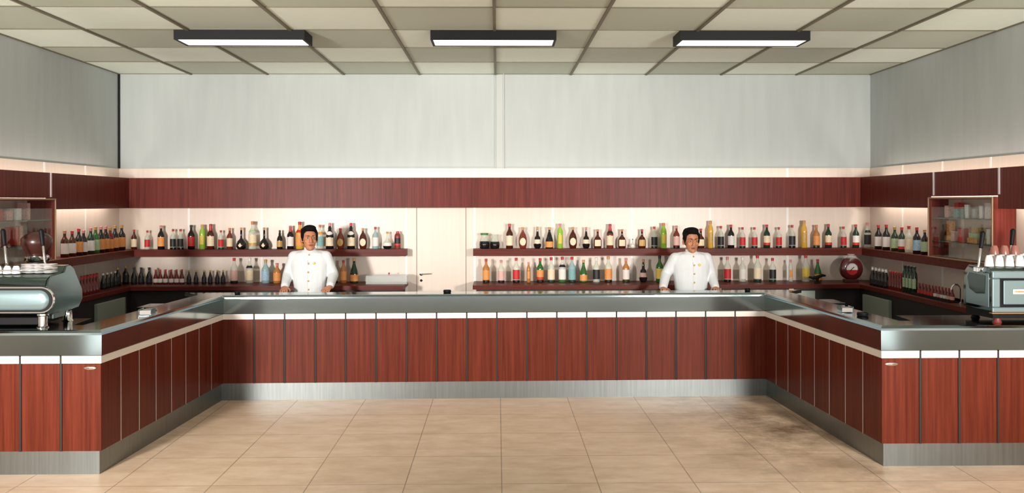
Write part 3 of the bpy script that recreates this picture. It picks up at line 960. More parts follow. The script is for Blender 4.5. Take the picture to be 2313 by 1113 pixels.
# bottles on the side shelves, turned to face the room
def side_row(rows, x, zbase, rz, group, where, direction, anchor):
    n = len(rows)
    for i, r in enumerate(rows):
        u, hgt, kind, gm, lab, cap = r[:6]
        ex = r[6] if len(r) > 6 else {}
        y = on_x(u, 560, x).y
        k = i if direction > 0 else n - 1 - i
        label = f'{GN[gm]} {KN[kind]} with {PN.get(lab, lab)} label, {ORD[k]} {anchor}, {where}'
        bottle((x, y, zbase), hgt, kind, gm, lab, cap, label, group, rz=rz, **ex)
SLx = [(146, .28, 'std', 'brown', 'white', 'tan'), (163, .27, 'std', 'brown', 'white', 'red'), (178, .29, 'std', 'dark', 'orange', 'red'), (189, .27, 'std', 'dark', 'white', 'pink'),
       (205, .29, 'std', 'dkgreen', 'white', 'pink'), (216, .30, 'std', 'green', 'green', 'tan'), (228, .30, 'std', 'dark', 'orange', 'pink'), (239, .30, 'std', 'dark', 'orange', 'pink'),
       (249, .28, 'std', 'red', 'orange', 'gold'), (260, .30, 'std', 'dark', 'orange', 'tan'), (275, .30, 'std', 'dark', 'orange', 'tan')]
side_row(SLx, -4.50, SZ1, math.radians(38), 'bottles on the left wall shelf', 'shelf on left wall', -1, 'from the corner')
SRx = [(1984, .29, 'std', 'dark', 'white', 'red'), (2002, .30, 'std', 'dark', 'white', 'red'), (2021, .28, 'std', 'dkgreen', 'green', 'gold'), (2037, .28, 'std', 'dkgreen', 'white', 'red', D(band='redband')),
       (2053, .30, 'std', 'clear', 'cream', 'red'), (2071, .29, 'std', 'dark', 'blue', 'red'), (2089, .27, 'std', 'dark', 'green', 'tan')]
side_row(SRx, 4.54, SZ1, math.radians(-38), 'bottles on the right wall shelf', 'shelf on right wall', 1, 'from the corner')

# little soda and aperitif bottles on the ledges
def soda(p, hgt, gm, lab, cap, label, group, rz=0.0, wide=1.0):
    return bottle(p, hgt, 'soda', gm, lab, cap, label, group, rz=rz, wide=wide)
for i, u in enumerate((352, 362, 374, 387, 399, 411)):
    p = on_y(u, 640, 10.60)
    soda((p.x, 10.60, LZ), .175, 'red', 'white', 'red', f'small red bottle with white label, {ORD[i]} of six from the left, left ledge', 'small red bottles on the left ledge')
for i, u in enumerate((427, 443, 461, 475, 491, 504)):
    p = on_y(u, 640, 10.60)
    soda((p.x, 10.60, LZ), .165, 'dark', 'black', 'gold', f'small black bottle with gold cap, {ORD[i]} of six from the left, left ledge', 'small black bottles on the left ledge')
for i, u in enumerate((303, 319, 337)):
    p = on_y(u, 640, 10.60)
    soda((p.x, 10.60, LZ), .20, 'dark', 'black', 'black', f'stout black bottle at the left ledge corner, {ORD[i]} of three from the left', 'stout black bottles in the left corner', wide=1.05)
for i, u in enumerate((266, 284)):
    y = on_x(u, 640, -4.43).y
    bottle((-4.43, y, LZ), .22, 'std', 'dark', 'black', 'gold', f'tall black bottle on left wall ledge, {["nearer the camera", "nearer the corner"][i]} of the two', 'tall black bottles on the left ledge', rz=.7, wide=1.15)
for i, u in enumerate((233, 242, 251, 260)):
    y = on_x(u, 645, -4.43).y
    soda((-4.43, y, LZ), .18, 'dark', 'black', 'white', f'small black bottle with white cap, {ORD[i]} of four from the machine, left ledge', 'small black bottles with white caps on the left ledge', rz=.7)
for i, u in enumerate((184, 191, 198, 205, 212, 219)):
    for j, x in enumerate((-4.36, -4.46)):
        y = on_x(u, 645, x).y
        soda((x, y, LZ), .19, 'red', None, 'red', f'small red bottle in the {["front", "rear"][j]} row, {ORD[i]} from the coffee machine, left ledge', 'small red bottles by the left coffee machine', rz=.7)
# right ledge: black six-by-two block, red bottles, tall green bottles, tray of tiny bottles
for i in range(5):
    for j, x in enumerate((4.36, 4.45)):
        y = on_x(1971 + i * 7.6, 640, x).y
        soda((x, y, LZ), .20, 'dark', 'black', 'white', f'black bottle with white cap, {["front", "rear"][j]} row, {ORD[i]} from the drum, right ledge', 'black bottles on the right ledge', rz=-.7)
for i, u in enumerate((2011, 2017, 2023, 2029, 2035)):
    y = on_x(u, 640, 4.38).y
    soda((4.38, y, LZ), .20, 'red', None, 'red', f'red bottle on right ledge, {ORD[i]} of five counted from the corner', 'red bottles on the right ledge', rz=-.7, wide=.88)
for i, u in enumerate((2044, 2051, 2058, 2066)):
    y = on_x(u, 640, 4.38).y
    bottle((4.38, y, LZ), .29, 'tall', 'dkgreen', 'green', 'black', f'tall dark green bottle on right ledge, {ORD[i]} of four from the corner', 'tall green bottles on the right ledge', rz=-.7)
ty0, ty1 = on_x(2072, 660, 4.40).y, on_x(2160, 670, 4.40).y
b = MB().box(-.07, .07, ty1 - ty0, 0, 0, .008).box(-.07, -.064, ty1 - ty0, 0, .008, .03).box(.064, .07, ty1 - ty0, 0, .008, .03)
tag(part('serving_tray', b, MT['black'], None, (4.40, ty0, LZ), bevel=.002), 'long black tray holding tiny bottles on the right ledge', 'tray')
for i in range(11):
    u = 2077 + i * 7.4
    y = on_x(u, 660, 4.39).y
    soda((4.39, y, LZ + .009), .12, 'red', 'white' if i in (5, 7, 8) else ('pink' if i > 5 else 'redband'), 'red', f'tiny red bottle on the black tray, {ORD[i]} from the green bottles', 'tiny bottles on the tray', rz=-.7, wide=1.15)

# round wooden drum with a white and red dial on the right ledge
t = thing('drum_clock', 'round dark red drum clock with white and red dial in the right corner', 'clock', (4.10, 10.55, LZ))
p = on_y(1922, 606, 10.55)
t.location.x = p.x
rim = MB()
rim.lathe([(.125, -.05), (.135, -.03), (.135, .03), (.122, .045), (.072, .048), (.070, .03), (.070, -.05)], 32)
o = part('drum', rim, mat('dark_red_lacquer', (.09, .012, .012), .25, coat=.4), t, smooth=True)
o.rotation_euler = (PI / 2, 0, 0); o.location = (0, 0, .165)
o = part('dial', MB().lathe([(.069, .028), (.069, .034)], 32), MT['china'], t)
o.rotation_euler = (PI / 2, 0, 0); o.location = (0, 0, .165)
half = [(.066 * math.cos(a), .066 * math.sin(a)) for a in [PI + PI * k / 16 for k in range(17)]]
part('red_half', MB().prism_y([(x, z * .95 - .012) for x, z in half], -.0375, -.0345), mat('red_enamel', (.50, .02, .02), .35), t, (0, 0, .165))
part('hand', MB().tube([(-.028, -.039, .14), (.024, -.039, .19)], .004, 6), MT['black'], t)
part('foot', MB().box(-.085, .085, -.04, .045, 0, .04), mat('dark_red_foot', (.05, .01, .01), .4), t, bevel=.006)
part('crest', MB().lathe([(.05, 0), (.055, .01), (.03, .03), (.028, .04), (.045, .05), (.045, .056)], 16), MT['clearglass'], t, (0, 0, .285), smooth=True)

# clear plastic tray case at the door end of the left ledge
p0, p1 = on_y(826, 640, 10.5), on_y(921, 640, 10.5)
w = (p1.x - .01 - p0.x) / 2
t = thing('glass_case', 'low clear glass case at the door end of the left ledge', 'case', ((p0.x + p1.x) / 2 - .005, 10.5, LZ))
for x in (-w, w - .006):
    part('end_pane', MB().box(x, x + .006, 0, .25, 0, .095), MT['clearglass'], t)
part('front_pane', MB().box(-w + .006, w - .006, 0, .006, 0, .095), MT['clearglass'], t)
part('rear_pane', MB().box(-w + .006, w - .006, .244, .25, 0, .095), MT['clearglass'], t)
part('lid', MB().box(-w, w, 0, .25, .0955, .102), MT['clearglass'], t)
part('lid_knob', MB().lathe([(.004, 0), (.006, .012), (.012, .02), (.008, .028)], 10), CAPM['red'], t, (.02, .1, .102), smooth=True)

# swan neck tap and white saucer at the machine end of the right ledge
y = on_x(2170, 640, 4.42).y
pts = [(4.42, y, LZ), (4.42, y, LZ + .13)] + [(4.42 - .045 + .045 * math.cos(a), y - .0, LZ + .13 + .05 * math.sin(a)) for a in [PI * k / 8 for k in range(1, 9)]]
tag(part('tap', MB().lathe([(.02, LZ), (.02, LZ + .012)], 12, (4.42, y, 0)).tube(pts, .008, 8), MT['chrome'], smooth=True), 'thin swan neck tap on the right ledge beside the coffee machine', 'tap')
tag(part('saucer', MB().lathe([(.03, 0), (.035, .004), (.062, .014), (.060, .017), (.03, .008)], 24), MT['china'], None, (4.36, 7.98, LZ), smooth=True), 'white saucer on the right ledge behind the coffee machine', 'saucer')

# ------------------------------------------------------------------ small things on the bar top
t = thing('napkin_holder', 'little steel napkin holder on the left arm of the bar', 'napkin holder', (-2.93, 7.42, ZB + .001), math.radians(3))
part('tray', MB().box(-.05, .05, -.06, .06, 0, .006), MT['steel'], t)
part('side_plate', MB().box(-.05, -.046, -.06, .06, .006, .05), MT['steel'], t)
part('side_plate', MB().box(.046, .05, -.06, .06, .006, .05), MT['steel'], t)
part('napkins', MB().box(-.044, .044, -.055, .055, .0065, .04), MT['napkin'], t)
tag(part('folded_cloth', MB().box(-.05, .05, -.09, .09, 0, .012), MT['napkin'], None, (-3.02, 7.66, ZB + .001), .05, bevel=.004), 'folded white cloth beside the napkin holder on the left arm', 'cloth')
t = thing('napkin_holder', 'little steel napkin holder on the right arm of the bar', 'napkin holder', (2.945, 7.42, ZB + .001), math.radians(-3))
part('tray', MB().box(-.05, .05, -.06, .06, 0, .006), MT['steel'], t)
part('side_plate', MB().box(-.05, -.046, -.06, .06, .006, .05), MT['steel'], t)
part('side_plate', MB().box(.046, .05, -.06, .06, .006, .05), MT['steel'], t)
part('napkins', MB().box(-.044, .044, -.055, .055, .0065, .04), MT['napkin'], t)


def ashtray(x, y, z, r, label):
    o = part('ashtray', MB().lathe([(r * .9, 0), (r, .004), (r, .028), (r * .86, .03), (r * .72, .012), (.005, .010)], 20), MT['black'], None, (x, y, z), smooth=True)
    tag(o, label, 'ashtray', 'black ashtrays on the bar')
ashtray(2.985, 7.16, ZB + .001, .045, 'round black ashtray on the right arm of the bar')
ashtray(-2.66, 9.06, ZB + .001, .028, 'small black ashtray at the left inner corner of the bar')
ashtray(2.62, 9.20, ZB + .001, .028, 'small black ashtray at the right inner corner of the bar')
ashtray(-.52, 9.12, ZB + .001, .04, 'small black ashtray in the middle of the bar, before the door')

# ------------------------------------------------------------------ coffee machines
def machine_profile(dy=0.0):
    return [(.01, .105), (0, .12), (0, .315), (.02, .36), (.07, .385), (.27, .40), (.30, .445), (.36, .45), (.42, .42), (.56, .24), (.57, .16), (.50, .10), (.30, .09)]


def stadium(w0, w1, zc, r, n=10):
    """Rounded bar outline in xz, round at the w1 end, square-ish round at the w0 end."""
    pts = [(w1 + r * math.cos(a), zc + r * math.sin(a)) for a in [-PI / 2 + PI * k / n for k in range(n + 1)]]
    pts += [(w0 + r * math.cos(a), zc + r * math.sin(a)) for a in [PI / 2 + PI * k / n for k in range(n + 1)]]
    return pts


def lever(t, x, y, z, tilt=.0):
    lv = part('lever', MB().tube([(x, y, z), (x, y - .01, z + .03), (x + tilt, y + .02, z + .17)], [.012, .009, .008], 8), MT['chrome'], t, smooth=True)
    part('lever_grip', MB().capsule((x + tilt, y + .02, z + .165), (x + tilt * 1.5, y + .028, z + .27), .016, .02, 12), MT['black'], lv, smooth=True)


t = thing('espresso_machine', 'long chrome espresso machine with bullet shaped front on the left wing', 'espresso machine', (-3.37, 6.62, ZB + .001))
part('body', MB().prism_x(machine_profile(), -1.05, .0), MT['machine'], t, smooth=True)
part('end_plate', MB().prism_x([(y * .97 + .008, z * .97 + .008) for y, z in machine_profile()], .001, .016), MT['machine'], t)
part('front_rim', MB().prism_y(stadium(-.95, -.022, .213, .097, 14), -.02, .0), MT['chrome'], t)
part('front_groove', MB().prism_y(stadium(-.95, -.022, .213, .088, 14), -.024, -.0205), MT['black'], t)
fp = MB()
for k in range(5):
    f0 = .070 - .004 * k * k * .25
    fp.prism_y(stadium(-.95, -.04, .213, f0, 14), -.030 - k * .003, -.027 - k * .003 + .0005) if k == 0 else None
part('front_panel', MB().loops([[(x, -.0245, z) for x, z in stadium(-.95, -.03, .213, .074, 14)], [(x, -.034, z) for x, z in stadium(-.95, -.03, .213, .068, 14)],
                                [(x, -.040, z) for x, z in stadium(-.95, -.03, .213, .052, 14)], [(x, -.043, z) for x, z in stadium(-.95, -.03, .213, .03, 14)]]), MT['machine_front'], t, smooth=True)
for x in (-.045, -.95):
    part('leg', MB().lathe([(.043, 0), (.043, .004), (.034, .010), (.034, .085), (.043, .092), (.043, .113)], 20), MT['chrome'], t, (x, .055, 0), smooth=True)
    part('leg', MB().lathe([(.043, 0), (.034, .010), (.034, .085), (.043, .113)], 20), MT['chrome'], t, (x, .44, 0), smooth=True)
part('drip_tray', MB().box(-.98, -.10, .10, .42, .012, .07), MT['black'], t, bevel=.006)
part('side_fin', MB().prism_y([(-.03, .06), (.012, .06), (.012, .098), (-.12, .098)], .10, .28), MT['machine'], t)
part('cup_rail', MB().tube([(-1.04, .03, .43), (-.10, .03, .43), (-.02, .06, .435), (-.01, .20, .44)], .005, 8), MT['chrome'], t, smooth=True)
lever(t, -.20, .40, .44, -.03)
lever(t, -.50, .40, .44, -.03)
lever(t, -.80, .40, .44, -.03)
Zd = ZB + .001 + .399


def cup(x, y, z, m, label, group, r=.032, hgt=.058, handle=True):
    """Espresso cup stood upside down."""
    t = thing('coffee_cup', label, 'cup', (x, y, z), random.uniform(1.2, 1.9), group)
    part('bowl', MB().lathe([(r, 0), (r * .98, .012), (r * .82, hgt * .7), (r * .6, hgt * .93), (r * .58, hgt), (r * .45, hgt), (r * .45, hgt * .95)], 18), m, t, smooth=True)
    part('handle', MB().tube([(r * .9, 0, .018), (r * 1.5, 0, .022), (r * 1.5, 0, .036), (r * .85, 0, .042)], .004, 6), m, t, smooth=True)


def saucer(x, y, z, label, group):
    r = .062
    o = part('saucer', MB().lathe([(.03, 0), (.034, .003), (r, .009), (r, .011), (.034, .006)], 26), MT['china'], None, (x, y, z), smooth=True)
    tag(o, label, 'saucer', group)
stk = ['leftmost', 'middle', 'rightmost']
for s, u in enumerate((68, 88, 110)):
    p = on_y(u, 610, 6.79)
    for k in range(6):
        saucer(p.x, 6.79, Zd + .001 + k * .0115, f'white saucer, {ORD[k]} from the bottom of the {stk[s]} stack on the left machine', 'saucers on the left coffee machine')
for i, u in enumerate((-25, -4, 17, 37)):
    p = on_y(u, 610, 6.76)
    cup(p.x, 6.76, Zd - .001, MT['china'], f'white cup upside down on the left machine, {["fourth", "third", "second", "first"][i]} cup beside the saucers', 'white cups on the left coffee machine')

t = thing('espresso_machine', 'squarish grey green espresso machine with framed front on the right wing', 'espresso machine', (3.79, 6.70, ZB + .001))
mp = [(0, .085), (0, .40), (.03, .425), (.34, .43), (.42, .36), (.42, .09)]
part('body', MB().prism_x(mp, 0, .82), MT['machine'], t, smooth=True, bevel=.012)
part('end_panel', MB().prism_x([(.03, .12), (.03, .38), (.31, .39), (.36, .34), (.36, .12)], -.008, .0), MT['machine_front'], t, bevel=.004)
part('end_reflection', MB().prism_x([(.08, .22), (.07, .36), (.30, .37), (.33, .33), (.30, .24), (.20, .21)], -.011, -.0085), mat('dark_reflection_patch', (.02, .05, .04), .08, .3), t)  # dark reflection on the end panel, built in as a dark shape
fr = MB()
fr.box(-.005, .825, -.022, 0, .085, .125).box(-.005, .825, -.022, 0, .345, .402).box(-.005, .055, -.022, 0, .125, .345).box(.765, .825, -.022, 0, .125, .345)
part('front_frame', fr, MT['machine_front'], t, bevel=.008)
part('front_recess', MB().box(.055, .765, -.004, -.0005, .125, .345), MT['black'], t)
part('front_panel', MB().box(.085, .735, -.014, -.0045, .145, .330), MT['machine_front'], t, bevel=.006)
bd = part('badge', MB().box(.155, .60, -.019, -.0145, .225, .262), MT['china'], t, bevel=.004)
part('badge_stripe', MB().box(.17, .585, -.0205, -.0192, .238, .25), PAP['orange'], bd)
part('base', MB().prism_x([(.02, .035), (.02, .07), (0, .084), (.41, .084), (.41, .03), (.30, .03)], .02, .80), MT['black'], t)
part('base_rim', MB().box(-.01, .83, -.026, .02, .074, .0845), mat('dull_brass_rim', (.40, .20, .08), .4, .6), t, bevel=.003)
for x in (.07, .74):
    part('foot', MB().lathe([(.035, 0), (.03, .01), (.024, .03), (.024, .06)], 16), mat('red_rubber', (.20, .03, .02), .5), t, (x, .05, 0), smooth=True)
    part('foot', MB().lathe([(.035, 0), (.03, .01), (.024, .03), (.024, .06)], 16), MT['black'], t, (x, .36, 0), smooth=True)
lever(t, -.05, .10, .415, .035)
part('lever_bracket', MB().box(-.075, .012, .075, .125, .385, .425), MT['chrome'], t, bevel=.006)
lever(t, .35, .36, .425, .03)
lever(t, .60, .36, .425, .03)
for i, u in enumerate((2234, 2257, 2280, 2303, 2326, 2349)):
    for j, y in enumerate((6.79, 6.90, 7.01)):
        p = on_y(u + 6 * j, 600, y)
        cup(p.x, y, ZB + .4315, MT['china'] if j < 1 else MT['china'], f'white cup upside down on the right machine, {["front", "middle", "rear"][j]} row, {ORD[i]} from the left', 'white cups on the right coffee machine', r=.034, hgt=.085)
for i, u in enumerate((2246, 2269, 2292)):
    p = on_y(u, 570, 6.90)
    cup(p.x, 6.90, ZB + .4315 + .086, MT['brownchina'], f'brown cup stacked on the white cups, right machine, {ORD[i]} from the left', 'brown cups on the right coffee machine', r=.034, hgt=.07)

# coffee grinder behind the left machine
t = thing('coffee_grinder', 'dark coffee grinder with brown hopper and steel collar behind the left machine', 'coffee grinder', (-3.86, 7.45, 0))
part('stand', MB().box(-.11, .11, -.10, .12, 0, 1.05), MT['darkbody'], t)
part('body', MB().lathe([(.10, 0), (.11, .02), (.10, .20), (.075, .34), (.07, .46)], 24), MT['darkbody'], t, (0, 0, 1.051), smooth=True)
part('collar', MB().lathe([(.085, 0), (.095, .01), (.095, .045), (.08, .055)], 24), MT['chrome'], t, (0, 0, 1.51), smooth=True)
part('hopper', MB().lathe([(.075, 0), (.12, .09), (.12, .14), (.09, .17), (.05, .19), (.01, .195)], 24), mat('brown_hopper', (.05, .014, .011), .3), t, (0, 0, 1.566), smooth=True)
part('doser', MB().lathe([(.05, 0), (.055, .01), (.055, .10), (.04, .11)], 18), MT['darkbody'], t, (.02, -.13, 1.25), smooth=True)


# ------------------------------------------------------------------ the two barmen
def voxel(mb, name, m, size, smooth_it=4, parent=None):
    """Unite overlapping closed shapes into one continuous skin."""
    me = mb.done(name)
    tmp = bpy.data.objects.new('tmp', me)
    COL.objects.link(tmp)
    r = tmp.modifiers.new('r', 'REMESH')
    r.mode = 'VOXEL'
    r.voxel_size = size
    s_ = tmp.modifiers.new('s', 'SMOOTH')
    s_.factor = .5
    s_.iterations = smooth_it
    dg = bpy.context.evaluated_depsgraph_get()
    out = bpy.data.meshes.new_from_object(tmp.evaluated_get(dg))
    bpy.data.objects.remove(tmp)
    out.name = name
    out.materials.clear()
    out.shade_smooth()
    return link(name, out, m, parent)


def barman(label, loc, H, turn, nod, pose, group='barmen behind the bar'):
    """Stands facing -y. H is the crown height; pose gives elbow and wrist points for the two arms (viewer's left, right)."""
    t = thing('person', label, 'person', loc, 0, group)
    hc = H - .152                      # middle of the skull
    R = Matrix.Rotation(turn, 3, 'Z') @ Matrix.Rotation(nod, 3, 'X') @ Matrix.Scale(1.09, 3)
    hcv = Vector((0, -.02, hc))

    def hp(x, y, z):
        return hcv + R @ Vector((x, y, z))
    sh = H - .335                      # shoulder joint height
    b = MB()
    # skull, face wedge, jaw, chin
    b.ellipsoid(hp(0, .012, .022), (.074, .092, .098), rot=R)
    b.ellipsoid(hp(0, -.028, -.035), (.062, .060, .075), rot=R)
    b.ellipsoid(hp(0, -.040, -.082), (.047, .045, .040), rot=R)
    b.ellipsoid(hp(0, -.072, -.100), (.022, .018, .018), rot=R)
    for sx in (-1, 1):
        b.ellipsoid(hp(sx * .040, -.052, -.026), (.022, .026, .020), rot=R)       # cheekbones
        b.ellipsoid(hp(sx * .078, .015, -.015), (.010, .022, .034), rot=R)        # ears
        b.ellipsoid(hp(sx * .030, -.080, .026), (.024, .008, .008), rot=R)        # brows
    b.capsule(hp(0, -.090, .015), hp(0, -.106, -.030), .009, .014)                # nose
    b.ellipsoid(hp(-.012, -.098, -.036), (.010, .010, .008), rot=R)
    b.ellipsoid(hp(.012, -.098, -.036), (.010, .010, .008), rot=R)
    b.ellipsoid(hp(0, -.087, -.064), (.022, .010, .010), rot=R)                   # mouth mound
    b.capsule((0, .005, sh + .0), hp(0, .015, -.06), .058, .054)
    # torso and hips
    b.ellipsoid((0, .01, sh - .12), (.165, .10, .20))
    b.capsule((-.14, .01, sh - .01), (.14, .01, sh - .01), .055, .055)
    b.ellipsoid((0, .01, sh - .36), (.145, .095, .22))
    b.ellipsoid((0, .015, sh - .54), (.165, .11, .13))
    # legs and feet
    kz, az = .50, .09
    for sx in (-1, 1):
        b.capsule((sx * .085, .015, sh - .58), (sx * .095, 0, kz), .085, .056)
        b.capsule((sx * .095, 0, kz), (sx * .10, .02, az), .054, .036)
        b.capsule((sx * .10, .02, .045), (sx * .115, -.14, .035), .04, .032, sq=(.8, 1.0))
    # arms with open five-fingered hands resting on the worktop
    for sx, (el, wr, hd) in zip((-1, 1), pose):
        S = Vector((sx * .175, .012, sh - .02))
        E, W, Hd = Vector(el), Vector(wr), Vector(hd)
        b.capsule(S, E, .052, .040)
        b.capsule(E, W, .040, .026)
        b.capsule(W, W.lerp(Hd, .35), .026, .028, sq=(.75, 1.1))
        dirv = (Hd - W).normalized()
        side = Vector((1, 0, 0)) - dirv * dirv.x
        side.normalize()
        nrm = side.cross(dirv)
        if nrm.z < 0:
            nrm = -nrm
        palm0, palm1 = W + dirv * .02, W + dirv * .085
        b.capsule(palm0, palm1, .026, .030, sq=(.55, 1.35))
        lens = (.062, .074, .080, .072) if sx < 0 else (.072, .080, .074, .062)
        for f in range(4):
            off_ = side * ((f - 1.5) * .020)
            k0 = palm1 + off_ + dirv * .012
            k1 = k0 + dirv * lens[f] * .45 + side * ((f - 1.5) * .004) + nrm * .008
            k2 = k1 + dirv * lens[f] * .33 - nrm * .010
            k3 = k2 + dirv * lens[f] * .22 - nrm * .016
            b.capsule(k0, k1, .0095, .0088, 8)
            b.capsule(k1, k2, .0088, .0082, 8)
            b.capsule(k2, k3, .0082, .0072, 8)
        th0 = palm0 + dirv * .025 - side * (sx * .030)
        th1 = th0 + dirv * .035 - side * (sx * .026) - nrm * .004
        th2 = th1 + dirv * .030 - side * (sx * .006) - nrm * .006
        b.capsule(th0, th1, .013, .011, 8)
        b.capsule(th1, th2, .011, .009, 8)
    voxel(b, 'body', MT['skin'], .0055, 2, t)
    # eyes, lips, eyebrows
    for sx in (-1, 1):
        ey = part('eye', MB().ellipsoid(hp(sx * .031, -.0835, .007), (.0115, .006, .0048), 12, 8, R), MT['eye'], t, smooth=True)
        part('iris', MB().ellipsoid(hp(sx * .031, -.0895, .007), (.0056, .003, .0056), 10, 6, R), MT['iris'], ey, smooth=True)
        part('eyebrow', MB().capsule(hp(sx * .014, -.0905, .028), hp(sx * .048, -.079, .031), .0038, .0026, 8), MT['hair'], t, smooth=True)
    part('lips', MB().ellipsoid(hp(0, -.0965, -.060), (.021, .006, .0038), 14, 8, R).ellipsoid(hp(0, -.0955, -.0685), (.018, .006, .0042), 14, 8, R), MT['lips'], t, smooth=True)
    # short thick black hair: cap over the crown, sides and nape
    hb = MB()
    hb.ellipsoid(hp(0, .030, .064), (.085, .092, .070), rot=R)
    hb.ellipsoid(hp(0, -.022, .106), (.066, .062, .036), rot=R)
    hb.ellipsoid(hp(.01, -.050, .096), (.050, .032, .022), rot=R)
    hb.ellipsoid(hp(0, .062, .010), (.076, .056, .085), rot=R)
    for sx in (-1, 1):
        hb.ellipsoid(hp(sx * .068, .004, .040), (.018, .050, .052), rot=R)
        hb.ellipsoid(hp(sx * .073, -.018, .008), (.009, .014, .034), rot=R)
    for k in range(26):
        a = random.uniform(0, 2 * PI)
        e = random.uniform(.45, 1.25)
        hb.ellipsoid(hp(.080 * math.cos(a) * math.cos(e), .018 + .082 * math.sin(a) * math.cos(e), .064 + .066 * math.sin(e)), (.016, .016, .012), 8, 6)
    voxel(hb, 'hair', MT['hair'], .006, 2, t)
    # white jacket: torso, sleeves and stand collar in one cloth
    j = MB()
    rings = []
    for z, wx, wy, oy in ((sh - .60, .178, .128, .01), (sh - .50, .185, .130, .008), (sh - .36, .178, .122, .005), (sh - .20, .195, .126, .002),
                          (sh - .10, .212, .122, .004), (sh - .03, .214, .108, .010), (sh + .024, .178, .092, .012), (sh + .05, .095, .070, .010), (sh + .062, .072, .064, .005)):
        rings.append([(wx * (abs(math.cos(a)) ** .85) * (1 if math.cos(a) >= 0 else -1), oy + wy * (abs(math.sin(a)) ** .9) * (1 if math.sin(a) >= 0 else -1), z)
                      for a in [2 * PI * k / 36 for k in range(36)]])
    j.loops(rings)
    for sx, (el, wr, hd) in zip((-1, 1), pose):
        S = Vector((sx * .172, .012, sh - .022))
        E, W = Vector(el), Vector(wr)
        j.capsule(S, E, .072, .058)
        j.capsule((sx * .08, .012, sh + .0), S, .060, .070)
        j.capsule(E, E.lerp(W, .92), .058, .046)
    jk = voxel(j, 'jacket', MT['jacket'], .0075, 3, t)
    part('collar', MB().loops([[(.064 * math.cos(a), .002 + .060 * math.sin(a), sh + .050) for a in [PI * 1.5 + .12 + (2 * PI - .24) * k / 24 for k in range(25)]] +
                               [(.060 * math.cos(a), .002 + .056 * math.sin(a), sh + .050) for a in [PI * 1.5 + .12 + (2 * PI - .24) * k / 24 for k in range(24, -1, -1)]],
                               [(.062 * math.cos(a), .000 + .060 * math.sin(a), sh + .088) for a in [PI * 1.5 + .2 + (2 * PI - .4) * k / 24 for k in range(25)]] +
                               [(.058 * math.cos(a), .000 + .056 * math.sin(a), sh + .088) for a in [PI * 1.5 + .2 + (2 * PI - .4) * k / 24 for k in range(24, -1, -1)]]]), MT['jacket'], jk, smooth=True)
    part('placket', MB().loops([[(-.004, -.110, z), (.002, -.110, z), (.002, y, z), (-.004, y, z)] for z, y in ((sh - .55, -.127), (sh - .36, -.1195), (sh - .20, -.1245), (sh - .10, -.121), (sh - .05, -.113))]), mat('placket_seam', (.66, .66, .67), .9), jk)
    for k, z in enumerate((sh + .010, sh - .085, sh - .18, sh - .275, sh - .37)):
        yy = (-.088, -.119, -.125, -.122, -.119)[k]
        part('button', MB().ellipsoid((.010, yy - .004, z), (.009, .006, .009), 12, 8), MT['gold'], jk, smooth=True)
    part('badge', MB().ellipsoid((.070, -.116, sh - .082), (.015, .006, .015), 6, 6), MT['yellow'], jk)
    # trousers and shoes
    tr = MB()
    tr.ellipsoid((0, .015, sh - .56), (.172, .118, .12))
    for sx in (-1, 1):
        tr.capsule((sx * .088, .015, sh - .60), (sx * .097, 0, kz), .095, .072)
        tr.capsule((sx * .097, 0, kz), (sx * .10, .02, az + .01), .072, .062)
    voxel(tr, 'trousers', MT['trousers'], .011, 2, t)
    for sx in (-1, 1):
        part('shoe', MB().capsule((sx * .10, .035, .05), (sx * .118, -.155, .042), .05, .042, 14, (.9, 1.0)), MT['black'], t, smooth=True)
    return t


barman('barman in white button jacket looking to his left, behind the bar left of the door', (-2.085, 9.83, 0), 1.752, math.radians(20), math.radians(-2),
       (((-.250, .03, 1.20), (-.232, -.19, 1.085), (-.215, -.30, 1.055)), ((.255, .03, 1.20), (.262, -.20, 1.092), (.245, -.31, 1.055))))
barman('barman in white button jacket facing forward, behind the bar right of the door', (2.165, 9.83, 0), 1.722, math.radians(3), math.radians(6),
       (((-.275, .04, 1.19), (-.345, -.16, 1.055), (-.352, -.26, 1.05)), ((.235, .03, 1.19), (.235, -.16, 1.055), (.225, -.27, 1.05))))

# ------------------------------------------------------------------ light
SKY, LOW_GLOW = 0.42, 2.0
w = bpy.data.worlds.new('world')
SC.world = w
w.use_nodes = True
bg = w.node_tree.nodes['Background']
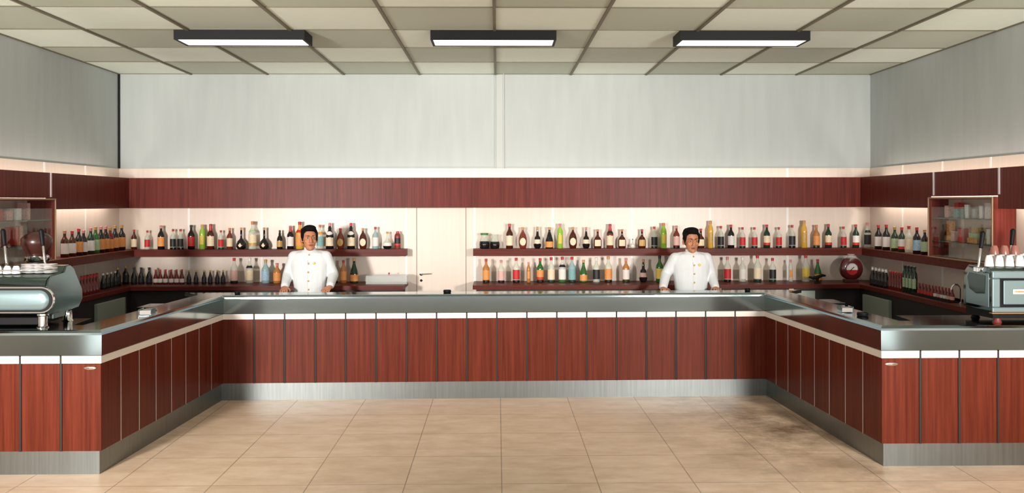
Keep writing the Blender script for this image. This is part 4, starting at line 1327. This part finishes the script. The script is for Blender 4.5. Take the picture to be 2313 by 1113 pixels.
# daylight through the open front: sky above, added glow below horizon brightening the ceiling
wt = w.node_tree
tcw = wt.nodes.new('ShaderNodeTexCoord')
spw = wt.nodes.new('ShaderNodeSeparateXYZ')
wt.links.new(tcw.outputs['Generated'], spw.inputs[0])
rpw = wt.nodes.new('ShaderNodeValToRGB')
mpw = wt.nodes.new('ShaderNodeMapRange')
mpw.inputs['From Min'].default_value = -0.12
mpw.inputs['From Max'].default_value = 0.12
wt.links.new(spw.outputs['Z'], mpw.inputs['Value'])
wt.links.new(mpw.outputs[0], rpw.inputs['Fac'])
rpw.color_ramp.elements[0].color = (LOW_GLOW, LOW_GLOW * .985, LOW_GLOW * .94, 1)
rpw.color_ramp.elements[1].color = (SKY * .95, SKY * .98, SKY, 1)
wt.links.new(rpw.outputs['Color'], bg.inputs['Color'])
bg.inputs['Strength'].default_value = 1.0


def flood(name, loc, target, power, size, blend, r, col):
    d = bpy.data.lights.new(name, 'SPOT')
    d.energy = power
    d.spot_size = math.radians(size)
    d.spot_blend = blend
    d.shadow_soft_size = r
    d.color = col
    o = bpy.data.objects.new(name, d)
    COL.objects.link(o)
    o.location = loc
    o.rotation_euler = (Vector(target) - Vector(loc)).to_track_quat('-Z', 'Y').to_euler()
flood('photo_flood', (-4.1, .2, 2.15), (-2.3, 10, 1.6), 2150, 56, 1.0, .34, (1, .945, .885))
flood('photo_flood', (3.9, .2, 2.15), (2.3, 10, 1.6), 1600, 56, 1.0, .34, (1, .945, .885))



def cove(name, loc, rot, length, power):
    """Fluorescent strip light tucked behind the wood valance."""
    d = bpy.data.lights.new(name, 'AREA')
    d.shape = 'RECTANGLE'
    d.size, d.size_y = length, .04
    d.energy = power
    d.color = (1, .93, .82)
    o = bpy.data.objects.new(name, d)
    COL.objects.link(o)
    o.location = loc
    o.rotation_euler = rot
for x, sg in ((XL + .13, -1), (XR - .13, 1)):
    for z, up in ((2.10, 0), (2.20, 1)):
        cove('cove_strip', (x, 8.3, z), (0, PI if up else 0, PI / 2), 4.4, (11, 5)[up])
cove('cove_strip', (0, YB - .12, 2.20), (PI, 0, 0), 8.4, 5)
SC.view_settings.view_transform = 'Standard'
SC.view_settings.look = 'None'
SC.view_settings.gamma = 1.0
SC.view_settings.use_curve_mapping = False
SC.view_settings.exposure = 0.7
